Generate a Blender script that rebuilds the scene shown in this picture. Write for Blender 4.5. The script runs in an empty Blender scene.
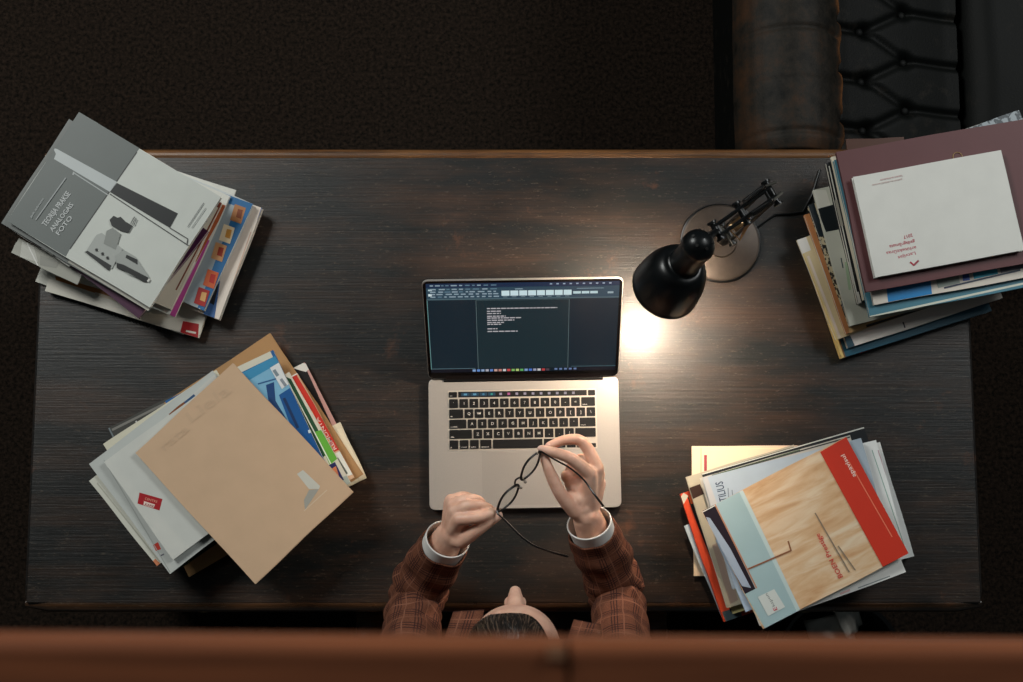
import bpy, bmesh, math, random
from mathutils import Vector, Matrix, noise
random.seed(7)
C = bpy.context.scene.collection
PI = math.pi
DESK = 0.75

# ---------------------------------------------------------------- camera
CAMZ = DESK + 2.68
TH = math.radians(7.5)
cam = bpy.data.cameras.new('camera'); cam.lens = 50; cam.sensor_width = 36
cam.clip_start = 0.02; cam.clip_end = 50
cam.dof.use_dof = True; cam.dof.focus_distance = 2.62; cam.dof.aperture_fstop = 8.0
camo = bpy.data.objects.new('camera', cam); C.objects.link(camo)
camo.location = (0, 0, CAMZ); camo.rotation_euler = (TH, 0, 0)
bpy.context.scene.camera = camo
F = 1023 * 50 / 36

def at(px, py, z=DESK):
    x = (px - 511.5) / F; y = (341 - py) / F
    d = Vector((x, y * math.cos(TH) + math.sin(TH), -math.cos(TH) + y * math.sin(TH)))
    t = (z - CAMZ) / d.z
    return Vector((0, 0, CAMZ)) + d * t

# ---------------------------------------------------------------- materials
def lin(c):
    def f(v):
        v /= 255.0
        return v / 12.92 if v <= .04045 else ((v + .055) / 1.055) ** 2.4
    return (f(c[0]), f(c[1]), f(c[2]), 1)
_m = {}
def mat(c, rough=.55, metal=0, noise_amt=.06, scale=40, spec=.5, key=None, bump=0):
    k = key or (tuple(c), rough, metal, noise_amt, scale, spec, bump)
    if k in _m: return _m[k]
    m = bpy.data.materials.new('material'); m.use_nodes = True
    nt = m.node_tree; b = nt.nodes['Principled BSDF']
    b.inputs['Roughness'].default_value = rough; b.inputs['Metallic'].default_value = metal
    b.inputs['Specular IOR Level'].default_value = spec
    tc = nt.nodes.new('ShaderNodeTexCoord'); n = nt.nodes.new('ShaderNodeTexNoise')
    n.inputs['Scale'].default_value = scale; n.inputs['Detail'].default_value = 4
    nt.links.new(tc.outputs['Object'], n.inputs['Vector'])
    r = nt.nodes.new('ShaderNodeValToRGB')
    L = lin(c)
    r.color_ramp.elements[0].position = .3; r.color_ramp.elements[1].position = .7
    r.color_ramp.elements[0].color = tuple(v * (1 - noise_amt) for v in L[:3]) + (1,)
    r.color_ramp.elements[1].color = tuple(min(1, v * (1 + noise_amt)) for v in L[:3]) + (1,)
    nt.links.new(n.outputs['Fac'], r.inputs['Fac']); nt.links.new(r.outputs['Color'], b.inputs['Base Color'])
    if bump:
        bp = nt.nodes.new('ShaderNodeBump'); bp.inputs['Strength'].default_value = bump; bp.inputs['Distance'].default_value = .002
        nt.links.new(n.outputs['Fac'], bp.inputs['Height']); nt.links.new(bp.outputs['Normal'], b.inputs['Normal'])
    _m[k] = m
    return m
def emis(c, s=1):
    k = ('e', tuple(c), s)
    if k in _m: return _m[k]
    m = bpy.data.materials.new('screen_light'); m.use_nodes = True
    b = m.node_tree.nodes['Principled BSDF']
    b.inputs['Base Color'].default_value = (.004, .004, .005, 1); b.inputs['Roughness'].default_value = .25
    b.inputs['Emission Color'].default_value = lin(c); b.inputs['Emission Strength'].default_value = s
    _m[k] = m; return m

def node(nt, t, **kw):
    n = nt.nodes.new(t)
    for k, v in kw.items():
        if k in n.inputs: n.inputs[k].default_value = v
        else: setattr(n, k, v)
    return n
def ramp(nt, src, stops):
    r = nt.nodes.new('ShaderNodeValToRGB'); e = r.color_ramp.elements
    while len(e) < len(stops): e.new(.5)
    for i, (p, c) in enumerate(stops):
        e[i].position = p; e[i].color = c if len(c) == 4 else lin(c)
    nt.links.new(src, r.inputs['Fac']); return r
def mix(nt, fac, a, b):
    m = nt.nodes.new('ShaderNodeMix'); m.data_type = 'RGBA'
    if hasattr(fac, 'links'): nt.links.new(fac, m.inputs[0])
    else: m.inputs[0].default_value = fac
    for s, v in ((6, a), (7, b)):
        if hasattr(v, 'links'): nt.links.new(v, m.inputs[s])
        else: m.inputs[s].default_value = v
    return m.outputs[2]

def desk_wood(base=(9, 10, 9), worn=(56, 37, 24), rough=.38, key='desk', wearpos=.53):
    if key in _m: return _m[key]
    m = bpy.data.materials.new('dark_worn_wood'); m.use_nodes = True; nt = m.node_tree; b = nt.nodes['Principled BSDF']
    tc = node(nt, 'ShaderNodeTexCoord'); L = nt.links.new
    mp = node(nt, 'ShaderNodeMapping'); mp.inputs['Scale'].default_value = (3, 140, 20); L(tc.outputs['Object'], mp.inputs[0])
    g = node(nt, 'ShaderNodeTexNoise', Scale=1.6, Detail=6, Roughness=.7); L(mp.outputs[0], g.inputs['Vector'])
    mp2 = node(nt, 'ShaderNodeMapping'); mp2.inputs['Scale'].default_value = (2.2, 9, 5); L(tc.outputs['Object'], mp2.inputs[0])
    w = node(nt, 'ShaderNodeTexNoise', Scale=1.7, Detail=7, Roughness=.62); L(mp2.outputs[0], w.inputs['Vector'])
    wr = ramp(nt, w.outputs['Fac'], [(wearpos - .1, (0, 0, 0, 1)), (wearpos + .12, (1, 1, 1, 1))])
    gr = ramp(nt, g.outputs['Fac'], [(.35, (0, 0, 0, 1)), (.65, (1, 1, 1, 1))])
    c1 = mix(nt, gr.outputs[0], lin(tuple(int(v * .7) for v in base)), lin(tuple(int(v * 1.35) for v in base)))
    c2 = mix(nt, gr.outputs[0], lin(tuple(int(v * .6) for v in worn)), lin(worn))
    col = mix(nt, wr.outputs[0], c1, c2)
    # scratches
    v = node(nt, 'ShaderNodeTexNoise', Scale=30, Detail=3, Roughness=.8); L(mp2.outputs[0], v.inputs['Vector'])
    sc = ramp(nt, v.outputs['Fac'], [(.60, (0, 0, 0, 1)), (.68, (.5, .5, .5, 1))])
    col = mix(nt, sc.outputs[0], col, lin((92, 80, 66)))
    # blotchy bare patches and fine pale scuffs
    w2 = node(nt, 'ShaderNodeTexNoise', Scale=9, Detail=5, Roughness=.7); L(tc.outputs['Object'], w2.inputs['Vector'])
    pt = ramp(nt, w2.outputs['Fac'], [(.62, (0, 0, 0, 1)), (.72, (.5, .5, .5, 1))])
    b.inputs['Coat Weight'].default_value = .35; b.inputs['Coat Roughness'].default_value = .27
    col = mix(nt, pt.outputs[0], col, lin((98, 58, 32)))
    L(col, b.inputs['Base Color'])
    rr = node(nt, 'ShaderNodeMapRange'); rr.inputs['To Min'].default_value = rough - .08; rr.inputs['To Max'].default_value = rough + .14
    L(w2.outputs['Fac'], rr.inputs['Value']); L(rr.outputs[0], b.inputs['Roughness'])
    bp = node(nt, 'ShaderNodeBump', Strength=.62, Distance=.0010); L(g.outputs['Fac'], bp.inputs['Height']); L(bp.outputs['Normal'], b.inputs['Normal'])
    b.inputs['Specular IOR Level'].default_value = .5
    _m[key] = m; return m

def page_mat(c):
    k = ('page', tuple(c))
    if k in _m: return _m[k]
    m = bpy.data.materials.new('page_edges'); m.use_nodes = True; nt = m.node_tree; b = nt.nodes['Principled BSDF']
    tc = node(nt, 'ShaderNodeTexCoord'); mp = node(nt, 'ShaderNodeMapping'); mp.inputs['Scale'].default_value = (2, 2, 900)
    nt.links.new(tc.outputs['Object'], mp.inputs[0])
    n = node(nt, 'ShaderNodeTexNoise', Scale=1.0, Detail=3); nt.links.new(mp.outputs[0], n.inputs['Vector'])
    r = ramp(nt, n.outputs['Fac'], [(.35, tuple(int(v * .75) for v in c)), (.6, c)])
    nt.links.new(r.outputs[0], b.inputs['Base Color']); b.inputs['Roughness'].default_value = .8
    _m[k] = m; return m

# ---------------------------------------------------------------- mesh helpers
class MB:
    def __init__(s): s.v = []; s.f = []; s.mi = []; s.m = []; s.uv = {}
    def mid(s, m):
        if m not in s.m: s.m.append(m)
        return s.m.index(m)
    def add(s, vs, fs, m=None):
        o = len(s.v); s.v += [Vector(p) for p in vs]; i = s.mid(m)
        for f in fs: s.f.append([a + o for a in f]); s.mi.append(i)
    def box(s, c, d, m=None, rot=None):
        vs = []
        for x in (-1, 1):
            for y in (-1, 1):
                for z in (-1, 1):
                    p = Vector((x * d[0] / 2, y * d[1] / 2, z * d[2] / 2))
                    if rot is not None: p = rot @ p
                    vs.append(p + Vector(c))
        s.add(vs, [(0, 1, 3, 2), (4, 6, 7, 5), (0, 4, 5, 1), (2, 3, 7, 6), (0, 2, 6, 4), (1, 5, 7, 3)], m)
    def prism(s, pts, z0, z1, m=None):
        n = len(pts)
        a = sum(pts[i][0] * pts[(i + 1) % n][1] - pts[(i + 1) % n][0] * pts[i][1] for i in range(n))
        if a < 0: pts = pts[::-1]
        vs = [(p[0], p[1], z0) for p in pts] + [(p[0], p[1], z1) for p in pts]
        s.add(vs, [tuple(range(n - 1, -1, -1)), tuple(range(n, 2 * n))] + [(i, (i + 1) % n, n + (i + 1) % n, n + i) for i in range(n)], m)
    def tube(s, pts, rad, m=None, n=12, cap=True, sq=1.0, up=None):
        """loft: pts list of Vectors, rad list of r or (ra, rb)"""
        P = [Vector(p) for p in pts]; N = len(P); rings = []
        if not isinstance(rad, (list, tuple)): rad = [rad] * N
        t0 = (P[1] - P[0]).normalized()
        u = Vector(up) if up else (Vector((0, 0, 1)) if abs(t0.z) < .9 else Vector((0, 1, 0)))
        base = len(s.v); vs = []
        for i in range(N):
            t = ((P[min(i + 1, N - 1)] - P[max(i - 1, 0)])).normalized()
            a = t.cross(u)
            if a.length < 1e-5: a = t.orthogonal()
            a.normalize(); b = a.cross(t).normalized(); u = b
            r = rad[i]; ra, rb = (r if isinstance(r, tuple) else (r, r))
            for k in range(n):
                an = 2 * PI * k / n
                ca, sa = math.cos(an), math.sin(an)
                vs.append(P[i] + a * (ra * ca) + b * (rb * sa))
        fs = []
        for i in range(N - 1):
            for k in range(n):
                k2 = (k + 1) % n
                fs.append((i * n + k, i * n + k2, (i + 1) * n + k2, (i + 1) * n + k))
        if cap:
            fs.append(tuple(range(n - 1, -1, -1))); fs.append(tuple((N - 1) * n + k for k in range(n)))
        s.add(vs, fs, m)
    def ball(s, c, r, m=None, n=14, rot=None):
        if not isinstance(r, (tuple, list)): r = (r, r, r)
        vs = []; h = n // 2 + 2
        for i in range(1, h):
            ph = PI * i / h
            for k in range(n):
                p = Vector((r[0] * math.sin(ph) * math.cos(2 * PI * k / n), r[1] * math.sin(ph) * math.sin(2 * PI * k / n), r[2] * math.cos(ph)))
                if rot is not None: p = rot @ p
                vs.append(p + Vector(c))
        T = Vector((0, 0, r[2])); B = Vector((0, 0, -r[2]))
        if rot is not None: T = rot @ T; B = rot @ B
        t = len(vs); vs.append(T + Vector(c)); vs.append(B + Vector(c)); R = h - 1
        fs = []
        for i in range(R - 1):
            for k in range(n):
                k2 = (k + 1) % n
                fs.append((i * n + k, (i + 1) * n + k, (i + 1) * n + k2, i * n + k2))
        for k in range(n):
            k2 = (k + 1) % n
            fs.append((t, k, k2)); fs.append((t + 1, (R - 1) * n + k2, (R - 1) * n + k))
        s.add(vs, fs, m)
    def lathe(s, prof, o, ax, m=None, n=48, cap0=True, cap1=True):
        ax = Vector(ax).normalized(); a = ax.orthogonal().normalized(); b = ax.cross(a)
        vs = []
        for (r, t) in prof:
            r = max(r, 1e-4)
            for k in range(n):
                an = 2 * PI * k / n
                vs.append(Vector(o) + ax * t + a * (r * math.cos(an)) + b * (r * math.sin(an)))
        fs = [(i * n + k, i * n + (k + 1) % n, (i + 1) * n + (k + 1) % n, (i + 1) * n + k) for i in range(len(prof) - 1) for k in range(n)]
        if cap0: fs.append(tuple(range(n - 1, -1, -1)))
        if cap1: fs.append(tuple((len(prof) - 1) * n + k for k in range(n)))
        s.add(vs, fs, m)
    def build(s, name, parent=None, smooth=False, world=True, bevel=0, m=None):
        me = bpy.data.meshes.new(name)
        vs = s.v
        if parent is not None and world:
            M = parent_matrix(parent).inverted(); vs = [M @ v for v in s.v]
        me.from_pydata([tuple(v) for v in vs], [], s.f); me.validate(clean_customdata=False)
        mats = [m] if m is not None else s.m
        for x in mats: me.materials.append(x)
        if m is None and len(me.polygons) == len(s.mi): me.polygons.foreach_set('material_index', s.mi)
        if smooth: me.polygons.foreach_set('use_smooth', [True] * len(me.polygons))
        me.update()
        o = bpy.data.objects.new(name, me); C.objects.link(o)
        if parent is not None: o.parent = parent
        if bevel:
            b = o.modifiers.new('bevel', 'BEVEL'); b.width = bevel; b.segments = 3; b.limit_method = 'ANGLE'; b.angle_limit = math.radians(40)
        if smooth:
            bm = bmesh.new(); bm.from_mesh(me); bmesh.ops.recalc_face_normals(bm, faces=bm.faces); bm.to_mesh(me); bm.free()
            try: me.set_sharp_from_angle(angle=math.radians(42))
            except Exception: pass
        return o

def parent_matrix(o):
    M = Matrix.Translation(o.location) @ o.rotation_euler.to_matrix().to_4x4()
    return parent_matrix(o.parent) @ M if o.parent else M
def tag(o, label, cat, group=None, kind=None):
    if label: o['label'] = label
    if cat: o['category'] = cat
    if group: o['group'] = group
    if kind: o['kind'] = kind
    return o
def empty(name, loc, rz=0, label=None, cat=None, group=None):
    o = bpy.data.objects.new(name, None); C.objects.link(o); o.empty_display_size = .05
    o.location = loc; o.rotation_euler = (0, 0, rz)
    return tag(o, label, cat, group)

_fc = {}
def text_geo(txt, bold=False):
    """verts, faces of a flat text with its width and height"""
    if txt in _fc: return _fc[txt]
    cu = bpy.data.curves.new('t', 'FONT'); cu.body = txt; cu.size = 1; cu.resolution_u = 2; cu.offset = .012
    o = bpy.data.objects.new('t', cu); C.objects.link(o)
    dg = bpy.context.evaluated_depsgraph_get(); dg.update()
    me = bpy.data.meshes.new_from_object(o.evaluated_get(dg))
    vs = [v.co.copy() for v in me.vertices]; fs = [tuple(p.vertices) for p in me.polygons]
    bpy.data.objects.remove(o); bpy.data.curves.remove(cu); bpy.data.meshes.remove(me)
    w = max((v.x for v in vs), default=1)
    _fc[txt] = (vs, fs, w); return _fc[txt]
def add_text(mb, txt, p0, p1, h, m, z):
    """text whose baseline runs from p0 to p1 (world 2-D), letters h tall, lying flat at z"""
    vs, fs, w = text_geo(txt)
    p0 = Vector((p0[0], p0[1])); p1 = Vector((p1[0], p1[1])); d = p1 - p0; L = d.length; d.normalize(); n = Vector((-d.y, d.x))
    sx = L / w; sy = h / .72
    mb.add([(p0.x + d.x * v.x * sx + n.x * v.y * sy, p0.y + d.y * v.x * sx + n.y * v.y * sy, z) for v in vs], fs, m)

# ================================================================ SETTING
def carpet_mat():
    m = bpy.data.materials.new('carpet'); m.use_nodes = True; nt = m.node_tree; b = nt.nodes['Principled BSDF']
    tc = node(nt, 'ShaderNodeTexCoord'); n = node(nt, 'ShaderNodeTexNoise', Scale=110, Detail=5, Roughness=.75); nt.links.new(tc.outputs['Object'], n.inputs['Vector'])
    r = ramp(nt, n.outputs['Fac'], [(.38, (12, 10, 7)), (.64, (46, 36, 29))])
    nt.links.new(r.outputs[0], b.inputs['Base Color']); b.inputs['Roughness'].default_value = .95; b.inputs['Specular IOR Level'].default_value = .1
    bp = node(nt, 'ShaderNodeBump', Strength=.8, Distance=.004); nt.links.new(n.outputs['Fac'], bp.inputs['Height']); nt.links.new(bp.outputs['Normal'], b.inputs['Normal'])
    return m
mb = MB(); mb.box((0, .4, -.05), (7, 6, .1)); fl = mb.build('floor', m=carpet_mat()); fl['kind'] = 'structure'

# ================================================================ DESK
WOOD = desk_wood()
WORN = desk_wood((66, 42, 24), (128, 86, 48), .36, 'worn', .45)
DARKW = desk_wood((20, 16, 13), (42, 30, 22), .5, 'darkw', .6)
x0, x1 = -.902, .872; y0 = at(500, 603).y; y1 = at(500, 156).y
desk = empty('writing_desk', ((x0 + x1) / 2, (y0 + y1) / 2, 0), 0, 'large dark worn wooden writing desk covered with paper piles', 'desk')
mb = MB(); mb.box(((x0 + x1) / 2, (y0 + y1) / 2, DESK - .019), (x1 - x0, y1 - y0, .038)); mb.build('desktop', desk, m=WOOD, bevel=.002)
# worn rounded moulding at the back, front and sides
def bar(name, pa, pb, rad, m):
    b_ = MB(); N = 40
    b_.tube([Vector(pa).lerp(Vector(pb), i / N) + Vector((0, 0, .0006 * noise.noise(Vector((i * .7, pa[1] * 9, 0))))) for i in range(N + 1)], [(rad[0] * (.45 if i in (0, N) else 1), rad[1] * (.45 if i in (0, N) else 1)) for i in range(N + 1)], n=16)
    return b_.build(name, desk, smooth=True, m=m)
e = bar('back_moulding', (x0 - .003, y1 + .002, DESK - .012), (x1 + .003, y1 + .002, DESK - .012), (.0135, .0135), WORN); e['label'] = 'rubbed brown rear edge moulding'
bar('front_moulding', (x0 - .004, y0 - .001, DESK - .0145), (x1 + .004, y0 - .001, DESK - .0145), (.016, .0142), desk_wood((34, 24, 15), (84, 56, 34), .26, 'frontm', .52))
bar('side_moulding', (x0 - .001, y0, DESK - .016), (x0 - .001, y1, DESK - .016), (.005, .013), DARKW)
bar('side_moulding', (x1 + .001, y0, DESK - .016), (x1 + .001, y1, DESK - .016), (.005, .013), DARKW)
BRASS = mat((214, 196, 150), .28, 1, .05)
def pedestal(cx):
    b_ = MB(); w = .44
    b_.box((cx, (y0 + y1) / 2 + .01, .385), (w, y1 - y0 - .06, .65)); b_.box((cx, (y0 + y1) / 2 + .01, .03), (w + .03, y1 - y0 - .03, .06))
    p = b_.build('pedestal', desk, m=DARKW, bevel=.003)
    for k, (za, zb) in enumerate([(.52, .69), (.31, .50), (.08, .29)]):
        d = MB(); yy = y0 + .035
        d.box((cx, yy, (za + zb) / 2), (w - .05, .03, zb - za)); d.box((cx, yy - .017, (za + zb) / 2), (w - .09, .006, zb - za - .04))
        dr = d.build('drawer', p, world=True, m=DARKW, bevel=.003)
        h = MB(); zc = (za + zb) / 2
        hx = (-.605 if cx < 0 else .575) if k == 0 else cx
        pts = [Vector((hx + .045 * math.cos(t), yy - .024 - .034 * math.sin(t) ** .8, zc - .014 * math.sin(t))) for t in [PI * i / 14 for i in range(15)]]
        h.tube(pts, .0035, BRASS, n=10)
        for s in (-1, 1): h.ball((hx + s * .045, yy - .023, zc), .008, BRASS)
        hh = h.build('handle', p, smooth=True)
        hh['label'] = 'bright metal bail handle'
pedestal(x0 + .25); pedestal(x1 - .25)
mb = MB(); mb.box((0, y1 - .06, .5), (.95, .02, .38)); mb.build('modesty_panel', desk, m=DARKW)
mb = MB(); mb.box((0, y0 + .03, .695), (.9, .03, .035)); mb.build('apron', desk, m=DARKW)

# ================================================================ PAPER PILES
def clip(poly, W, H):
    def cut(ps, ins, inter):
        out = []
        for i in range(len(ps)):
            a, b = ps[i - 1], ps[i]
            ia, ib = ins(a), ins(b)
            if ib:
                if not ia: out.append(inter(a, b))
                out.append(b)
            elif ia: out.append(inter(a, b))
        return out
    def ix(v, k):
        def f(a, b):
            t = (v - a[k]) / (b[k] - a[k]) if b[k] != a[k] else 0
            return (a[0] + (b[0] - a[0]) * t, a[1] + (b[1] - a[1]) * t)
        return f
    for k, lo, hi in ((0, 0, W), (1, 0, H)):
        poly = cut(poly, lambda p: p[k] >= lo, ix(lo, k))
        if not poly: return []
        poly = cut(poly, lambda p: p[k] <= hi, ix(hi, k))
        if not poly: return []
    return poly
PZ = [DESK]
PG = (222, 217, 205)
def item(name, label, cat, A, B, Cc, th, cov, decor=(), pages=PG, group=None, soft=0, gloss=.42, spine=None, hard=False, pattern=None):
    z0 = PZ[0] + .0003; z1 = z0 + th; PZ[0] = z1
    a, b, c = at(*A, z1).xy, at(*B, z1).xy, at(*Cc, z1).xy
    u = (b - a); L = u.length; u.normalize(); v = Vector((-u.y, u.x)); W = (c - b).dot(v)
    if W < 0: v = -v; W = -W
    cen = a + u * L / 2 + v * W / 2
    e = empty(name, (cen.x, cen.y, z0), math.atan2(u.y, u.x), label, cat, group or GRP)
    def loc(p): d = p - a; return (d.dot(u), d.dot(v))
    def wor(s, t): q = a + u * s + v * t; return (q.x, q.y)
    cm = pattern or mat(cov, gloss, 0, .03, 25, spec=.4)
    mb = MB(); ct = .0022 if hard else .0004
    if th < .0025:
        ct = th; zb = z0
    else: zb = z1 - ct
    # cover sheet, slightly uneven outline so that it reads as paper
    n = 8; rs = random.Random(hash(label) if False else len(label) * 31 + int(A[0] * 7))
    amp = .0004 if hard else .0011
    pts = []
    for (sa, ta, sb, tb) in ((0, 0, L, 0), (L, 0, L, W), (L, W, 0, W), (0, W, 0, 0)):
        ph = rs.random() * 6
        for i in range(n):
            f = i / n; s = sa + (sb - sa) * f; t = ta + (tb - ta) * f; dd = amp * math.sin(ph + f * 5) * math.sin(PI * f)
            if sa != sb: t += dd
            else: s += dd
            pts.append(wor(s, t))
    mb.prism(pts, zb, z1, cm)
    z = z1
    for d in decor:
        z += .00012
        if d[0] == 'p':
            P = clip([loc(at(*q, z1).xy) for q in d[1]], L, W)
            if len(P) < 3: continue
            P = [wor(*q) for q in P]; m_ = d[2] if not isinstance(d[2], tuple) else mat(d[2], gloss, 0, .02, 25, spec=.4)
            ar = sum(P[i][0] * P[(i + 1) % len(P)][1] - P[(i + 1) % len(P)][0] * P[i][1] for i in range(len(P)))
            if ar < 0: P = P[::-1]
            mb.add([(q[0], q[1], z) for q in P], [tuple(range(len(P)))], m_)
        elif d[0] == 't':
            _, txt, p0, p1, h, col = d
            q0, q1 = at(*p0, z1), at(*p1, z1)
            add_text(mb, txt, q0.xy, q1.xy, h / 560.0, mat(col, gloss, 0, .02, 25), z)
        elif d[0] == 'l':
            q0, q1 = at(*d[1], z1).xy, at(*d[2], z1).xy; w = d[3] / 560.0 / 2; dr = (q1 - q0).normalized(); nn = Vector((-dr.y, dr.x)) * w
            P = clip([loc(q) for q in (q0 - nn, q1 - nn, q1 + nn, q0 + nn)], L, W)
            if len(P) < 3: continue
            P = [wor(*q) for q in P]
            ar = sum(P[i][0] * P[(i + 1) % len(P)][1] - P[(i + 1) % len(P)][0] * P[i][1] for i in range(len(P)))
            if ar < 0: P = P[::-1]
            mb.add([(q[0], q[1], z) for q in P], [tuple(range(len(P)))], mat(d[4], gloss, 0, .02, 25))
    cname = 'front_cover' if th >= .0025 else 'sheet'
    mb.build(cname, e)
    if th >= .0025:
        pb = MB(); ins = .004 if hard else .0012
        g = MB()
        # page block as a few slightly shifted leaves groups
        k = max(1, int(th / .0025)); zz = z0 + ct; hh = (zb - zz) / k
        for i in range(k):
            s = (rs.random() - .5) * .0016; t = (rs.random() - .5) * .0016
            q = [wor(ins + s, ins + t), wor(L - ins + s, ins + t), wor(L - ins + s, W - ins + t), wor(ins + s, W - ins + t)]
            g.prism(q, zz + i * hh, zz + (i + 1) * hh)
        g.build('page_block', e, m=page_mat(pages))
        bb = MB(); bb.prism(pts, z0, z0 + ct); bb.build('back_cover', e, m=cm)
        if spine:
            sp = MB(); side, sc = spine
            if side == 'A': q = [wor(0, 0), wor(.003, 0), wor(.003, W), wor(0, W)]
            elif side == 'B': q = [wor(L - .003, 0), wor(L, 0), wor(L, W), wor(L - .003, W)]
            elif side == 'AB': q = [wor(0, 0), wor(L, 0), wor(L, .003), wor(0, .003)]
            else: q = [wor(0, W - .003), wor(L, W - .003), wor(L, W), wor(0, W)]
            sp.prism(q, z0 + .0001, z1 - .0001); sp.build('spine', e, m=mat(sc, gloss, 0, .05, 60))
    e['_z'] = z1; del e['_z']
    return e, z1

def speckle(ca, cb, sc=120, key='sp'):
    k = ('spk', key)
    if k in _m: return _m[k]
    m = bpy.data.materials.new('printed_pattern'); m.use_nodes = True; nt = m.node_tree; b = nt.nodes['Principled BSDF']
    tc = node(nt, 'ShaderNodeTexCoord'); n = node(nt, 'ShaderNodeTexNoise', Scale=sc, Detail=2); nt.links.new(tc.outputs['Object'], n.inputs['Vector'])
    r = ramp(nt, n.outputs['Fac'], [(.47, ca), (.53, cb)]); nt.links.new(r.outputs[0], b.inputs['Base Color']); b.inputs['Roughness'].default_value = .45
    _m[k] = m; return m

# ---- pile 1 (upper left)
GRP = 'papers in the upper left pile'
G1 = None
PZ[0] = DESK
item('notebook', 'white spiral-bound notebook with black wire teeth, lowest of upper left pile', 'notebook', (76, 182), (222, 234), (187, 336), .009, (214, 214, 204))
nb = bpy.data.objects['notebook'] if 'notebook' in bpy.data.objects else None
if nb:
    w = MB()
    for i in range(34):
        f = .10 + i * .0235
        p = Vector(at(38 + (187 - 38) * f, 285 + (336 - 285) * f, DESK + .009)); 
        ring = [p + Vector((.001, -.0035 + .0045 * math.cos(t), -.0040 + .0040 * math.sin(t))) for t in [2 * PI * j / 10 for j in range(10)]]
        w.tube(ring + [ring[0]], .0009, mat((20, 20, 20), .4), n=5)
    w.build('wire_binding', nb)
item('magazine', 'white magazine with orange strip and red corner label, low in upper left pile', 'magazine', (84, 180), (236, 226), (199, 338), .010, (216, 212, 200), [
    ('p', [(183, 321), (199, 324), (198, 338), (180, 334)], (168, 40, 42)), ('p', [(55, 276), (130, 298), (128, 304), (56, 280)], (170, 108, 40)),
    ('l', (186, 331), (196, 333), 2, (230, 220, 210)),
    ('p', [(95, 292), (150, 308), (150, 311), (95, 295)], (205, 190, 170))])
item('magazine', 'white catalogue with blue edge and red tab at far right of upper left pile', 'magazine', (134, 163), (262, 208), (223, 321), .016, (222, 210, 198), [
    ('p', [(222, 190), (236, 196), (234, 203), (219, 199)], (178, 34, 40)), ('l', (262, 208), (224, 321), 1.6, (60, 90, 150)),
    ('l', (251, 232), (226, 303), 1.0, (205, 170, 150)), ('p', [(205, 300), (216, 270), (220, 282), (214, 322), (203, 318)], (62, 98, 150)), ('p', [(214, 285), (219, 284), (214, 305), (210, 303)], (30, 30, 36))])
item('magazine', 'loose white page folder sticking out behind upper left pile', 'magazine', (110, 150), (236, 190), (200, 300), .004, (205, 205, 198))
food = [('p', [(220, 192), (253, 204), (209, 314), (185, 306)], (38, 100, 150)),
        ('p', [(218, 200), (236, 206), (196, 312), (182, 306)], (150, 160, 165))]
for (cx, cy, col, col2) in ((240, 214, (165, 112, 70), (120, 60, 30)), (229, 234, (225, 205, 170), (200, 140, 60)), (221, 252, (190, 140, 95), (150, 50, 30)), (213, 279, (196, 92, 50), (175, 40, 30)), (204, 297, (160, 40, 36), (210, 160, 100))):
    food += [('p', [(cx - 5, cy - 10), (cx + 6, cy - 6), (cx + 1, cy + 10), (cx - 10, cy + 6)], col), ('p', [(cx - 2, cy - 5), (cx + 3, cy - 4), (cx + 1, cy + 5), (cx - 4, cy + 3)], col2)]
food += [('l', (198, 309), (200, 312), 4, (230, 230, 230))]
item('magazine', 'food magazine with blue border and small dish photos in upper left pile', 'magazine', (120, 148), (253, 204), (207, 312), .011, (190, 196, 196), food)
item('magazine', 'magazine with bright pink edge strip in upper left pile', 'magazine', (95, 140), (230, 196), (182, 320), .007, (208, 208, 200), [
    ('p', [(208, 240), (220, 243), (186, 325), (168, 318)], (190, 78, 150)), ('p', [(219, 203), (227, 206), (196, 262), (190, 258)], (172, 88, 48)),
    ('p', [(155, 314), (176, 320), (174, 325), (152, 319)], (70, 60, 48))], pages=(196, 170, 140))
item('magazine', 'cream magazine with thin brown edge line in upper left pile', 'magazine', (90, 145), (222, 203), (174, 311), .008, (220, 210, 190), [
    ('l', (220, 206), (176, 290), 1.6, (130, 70, 44)), ('p', [(217, 200), (226, 203), (222, 209), (214, 206)], (120, 52, 30))])
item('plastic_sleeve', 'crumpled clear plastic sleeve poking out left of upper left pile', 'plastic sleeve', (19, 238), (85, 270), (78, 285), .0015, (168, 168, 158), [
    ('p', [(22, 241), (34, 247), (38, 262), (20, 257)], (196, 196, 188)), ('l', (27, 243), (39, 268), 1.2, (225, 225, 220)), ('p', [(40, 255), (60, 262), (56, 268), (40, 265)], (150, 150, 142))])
item('magazine', 'dark purple magazine with broad lower edge in upper left pile', 'magazine', (118, 163), (208, 231), (151, 328), .009, (70, 26, 60), [
    ('p', [(66, 262), (70, 258), (150, 314), (152, 324)], (78, 30, 66)), ('l', (207, 232), (160, 308), 1.2, (92, 40, 60))], pages=(190, 170, 170))
item('magazine', 'white magazine with black spine dashes at left of upper left pile', 'magazine', (70, 140), (200, 218), (150, 311), .006, (198, 200, 194))
z_ = PZ[0]
item('magazine', 'white booklet with two short black bars beneath grey magazine', 'magazine', (63, 156), (120, 192), (68, 266), .004, (206, 206, 200), [
    ('p', [(20, 237), (24, 234), (42, 247), (39, 251)], (24, 20, 22)), ('p', [(52, 256), (55, 253), (56, 259), (52, 260)], (24, 22, 22))])
item('magazine', 'plain grey magazine second from top of upper left pile', 'magazine', (69, 119), (215, 205), (150, 312), .009, (104, 108, 106), [
    ('p', [(140, 166), (216, 206), (150, 312), (68, 262)], (190, 188, 178))], pages=(150, 148, 140))
GR = (96, 102, 100); WH = (190, 194, 188)
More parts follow.
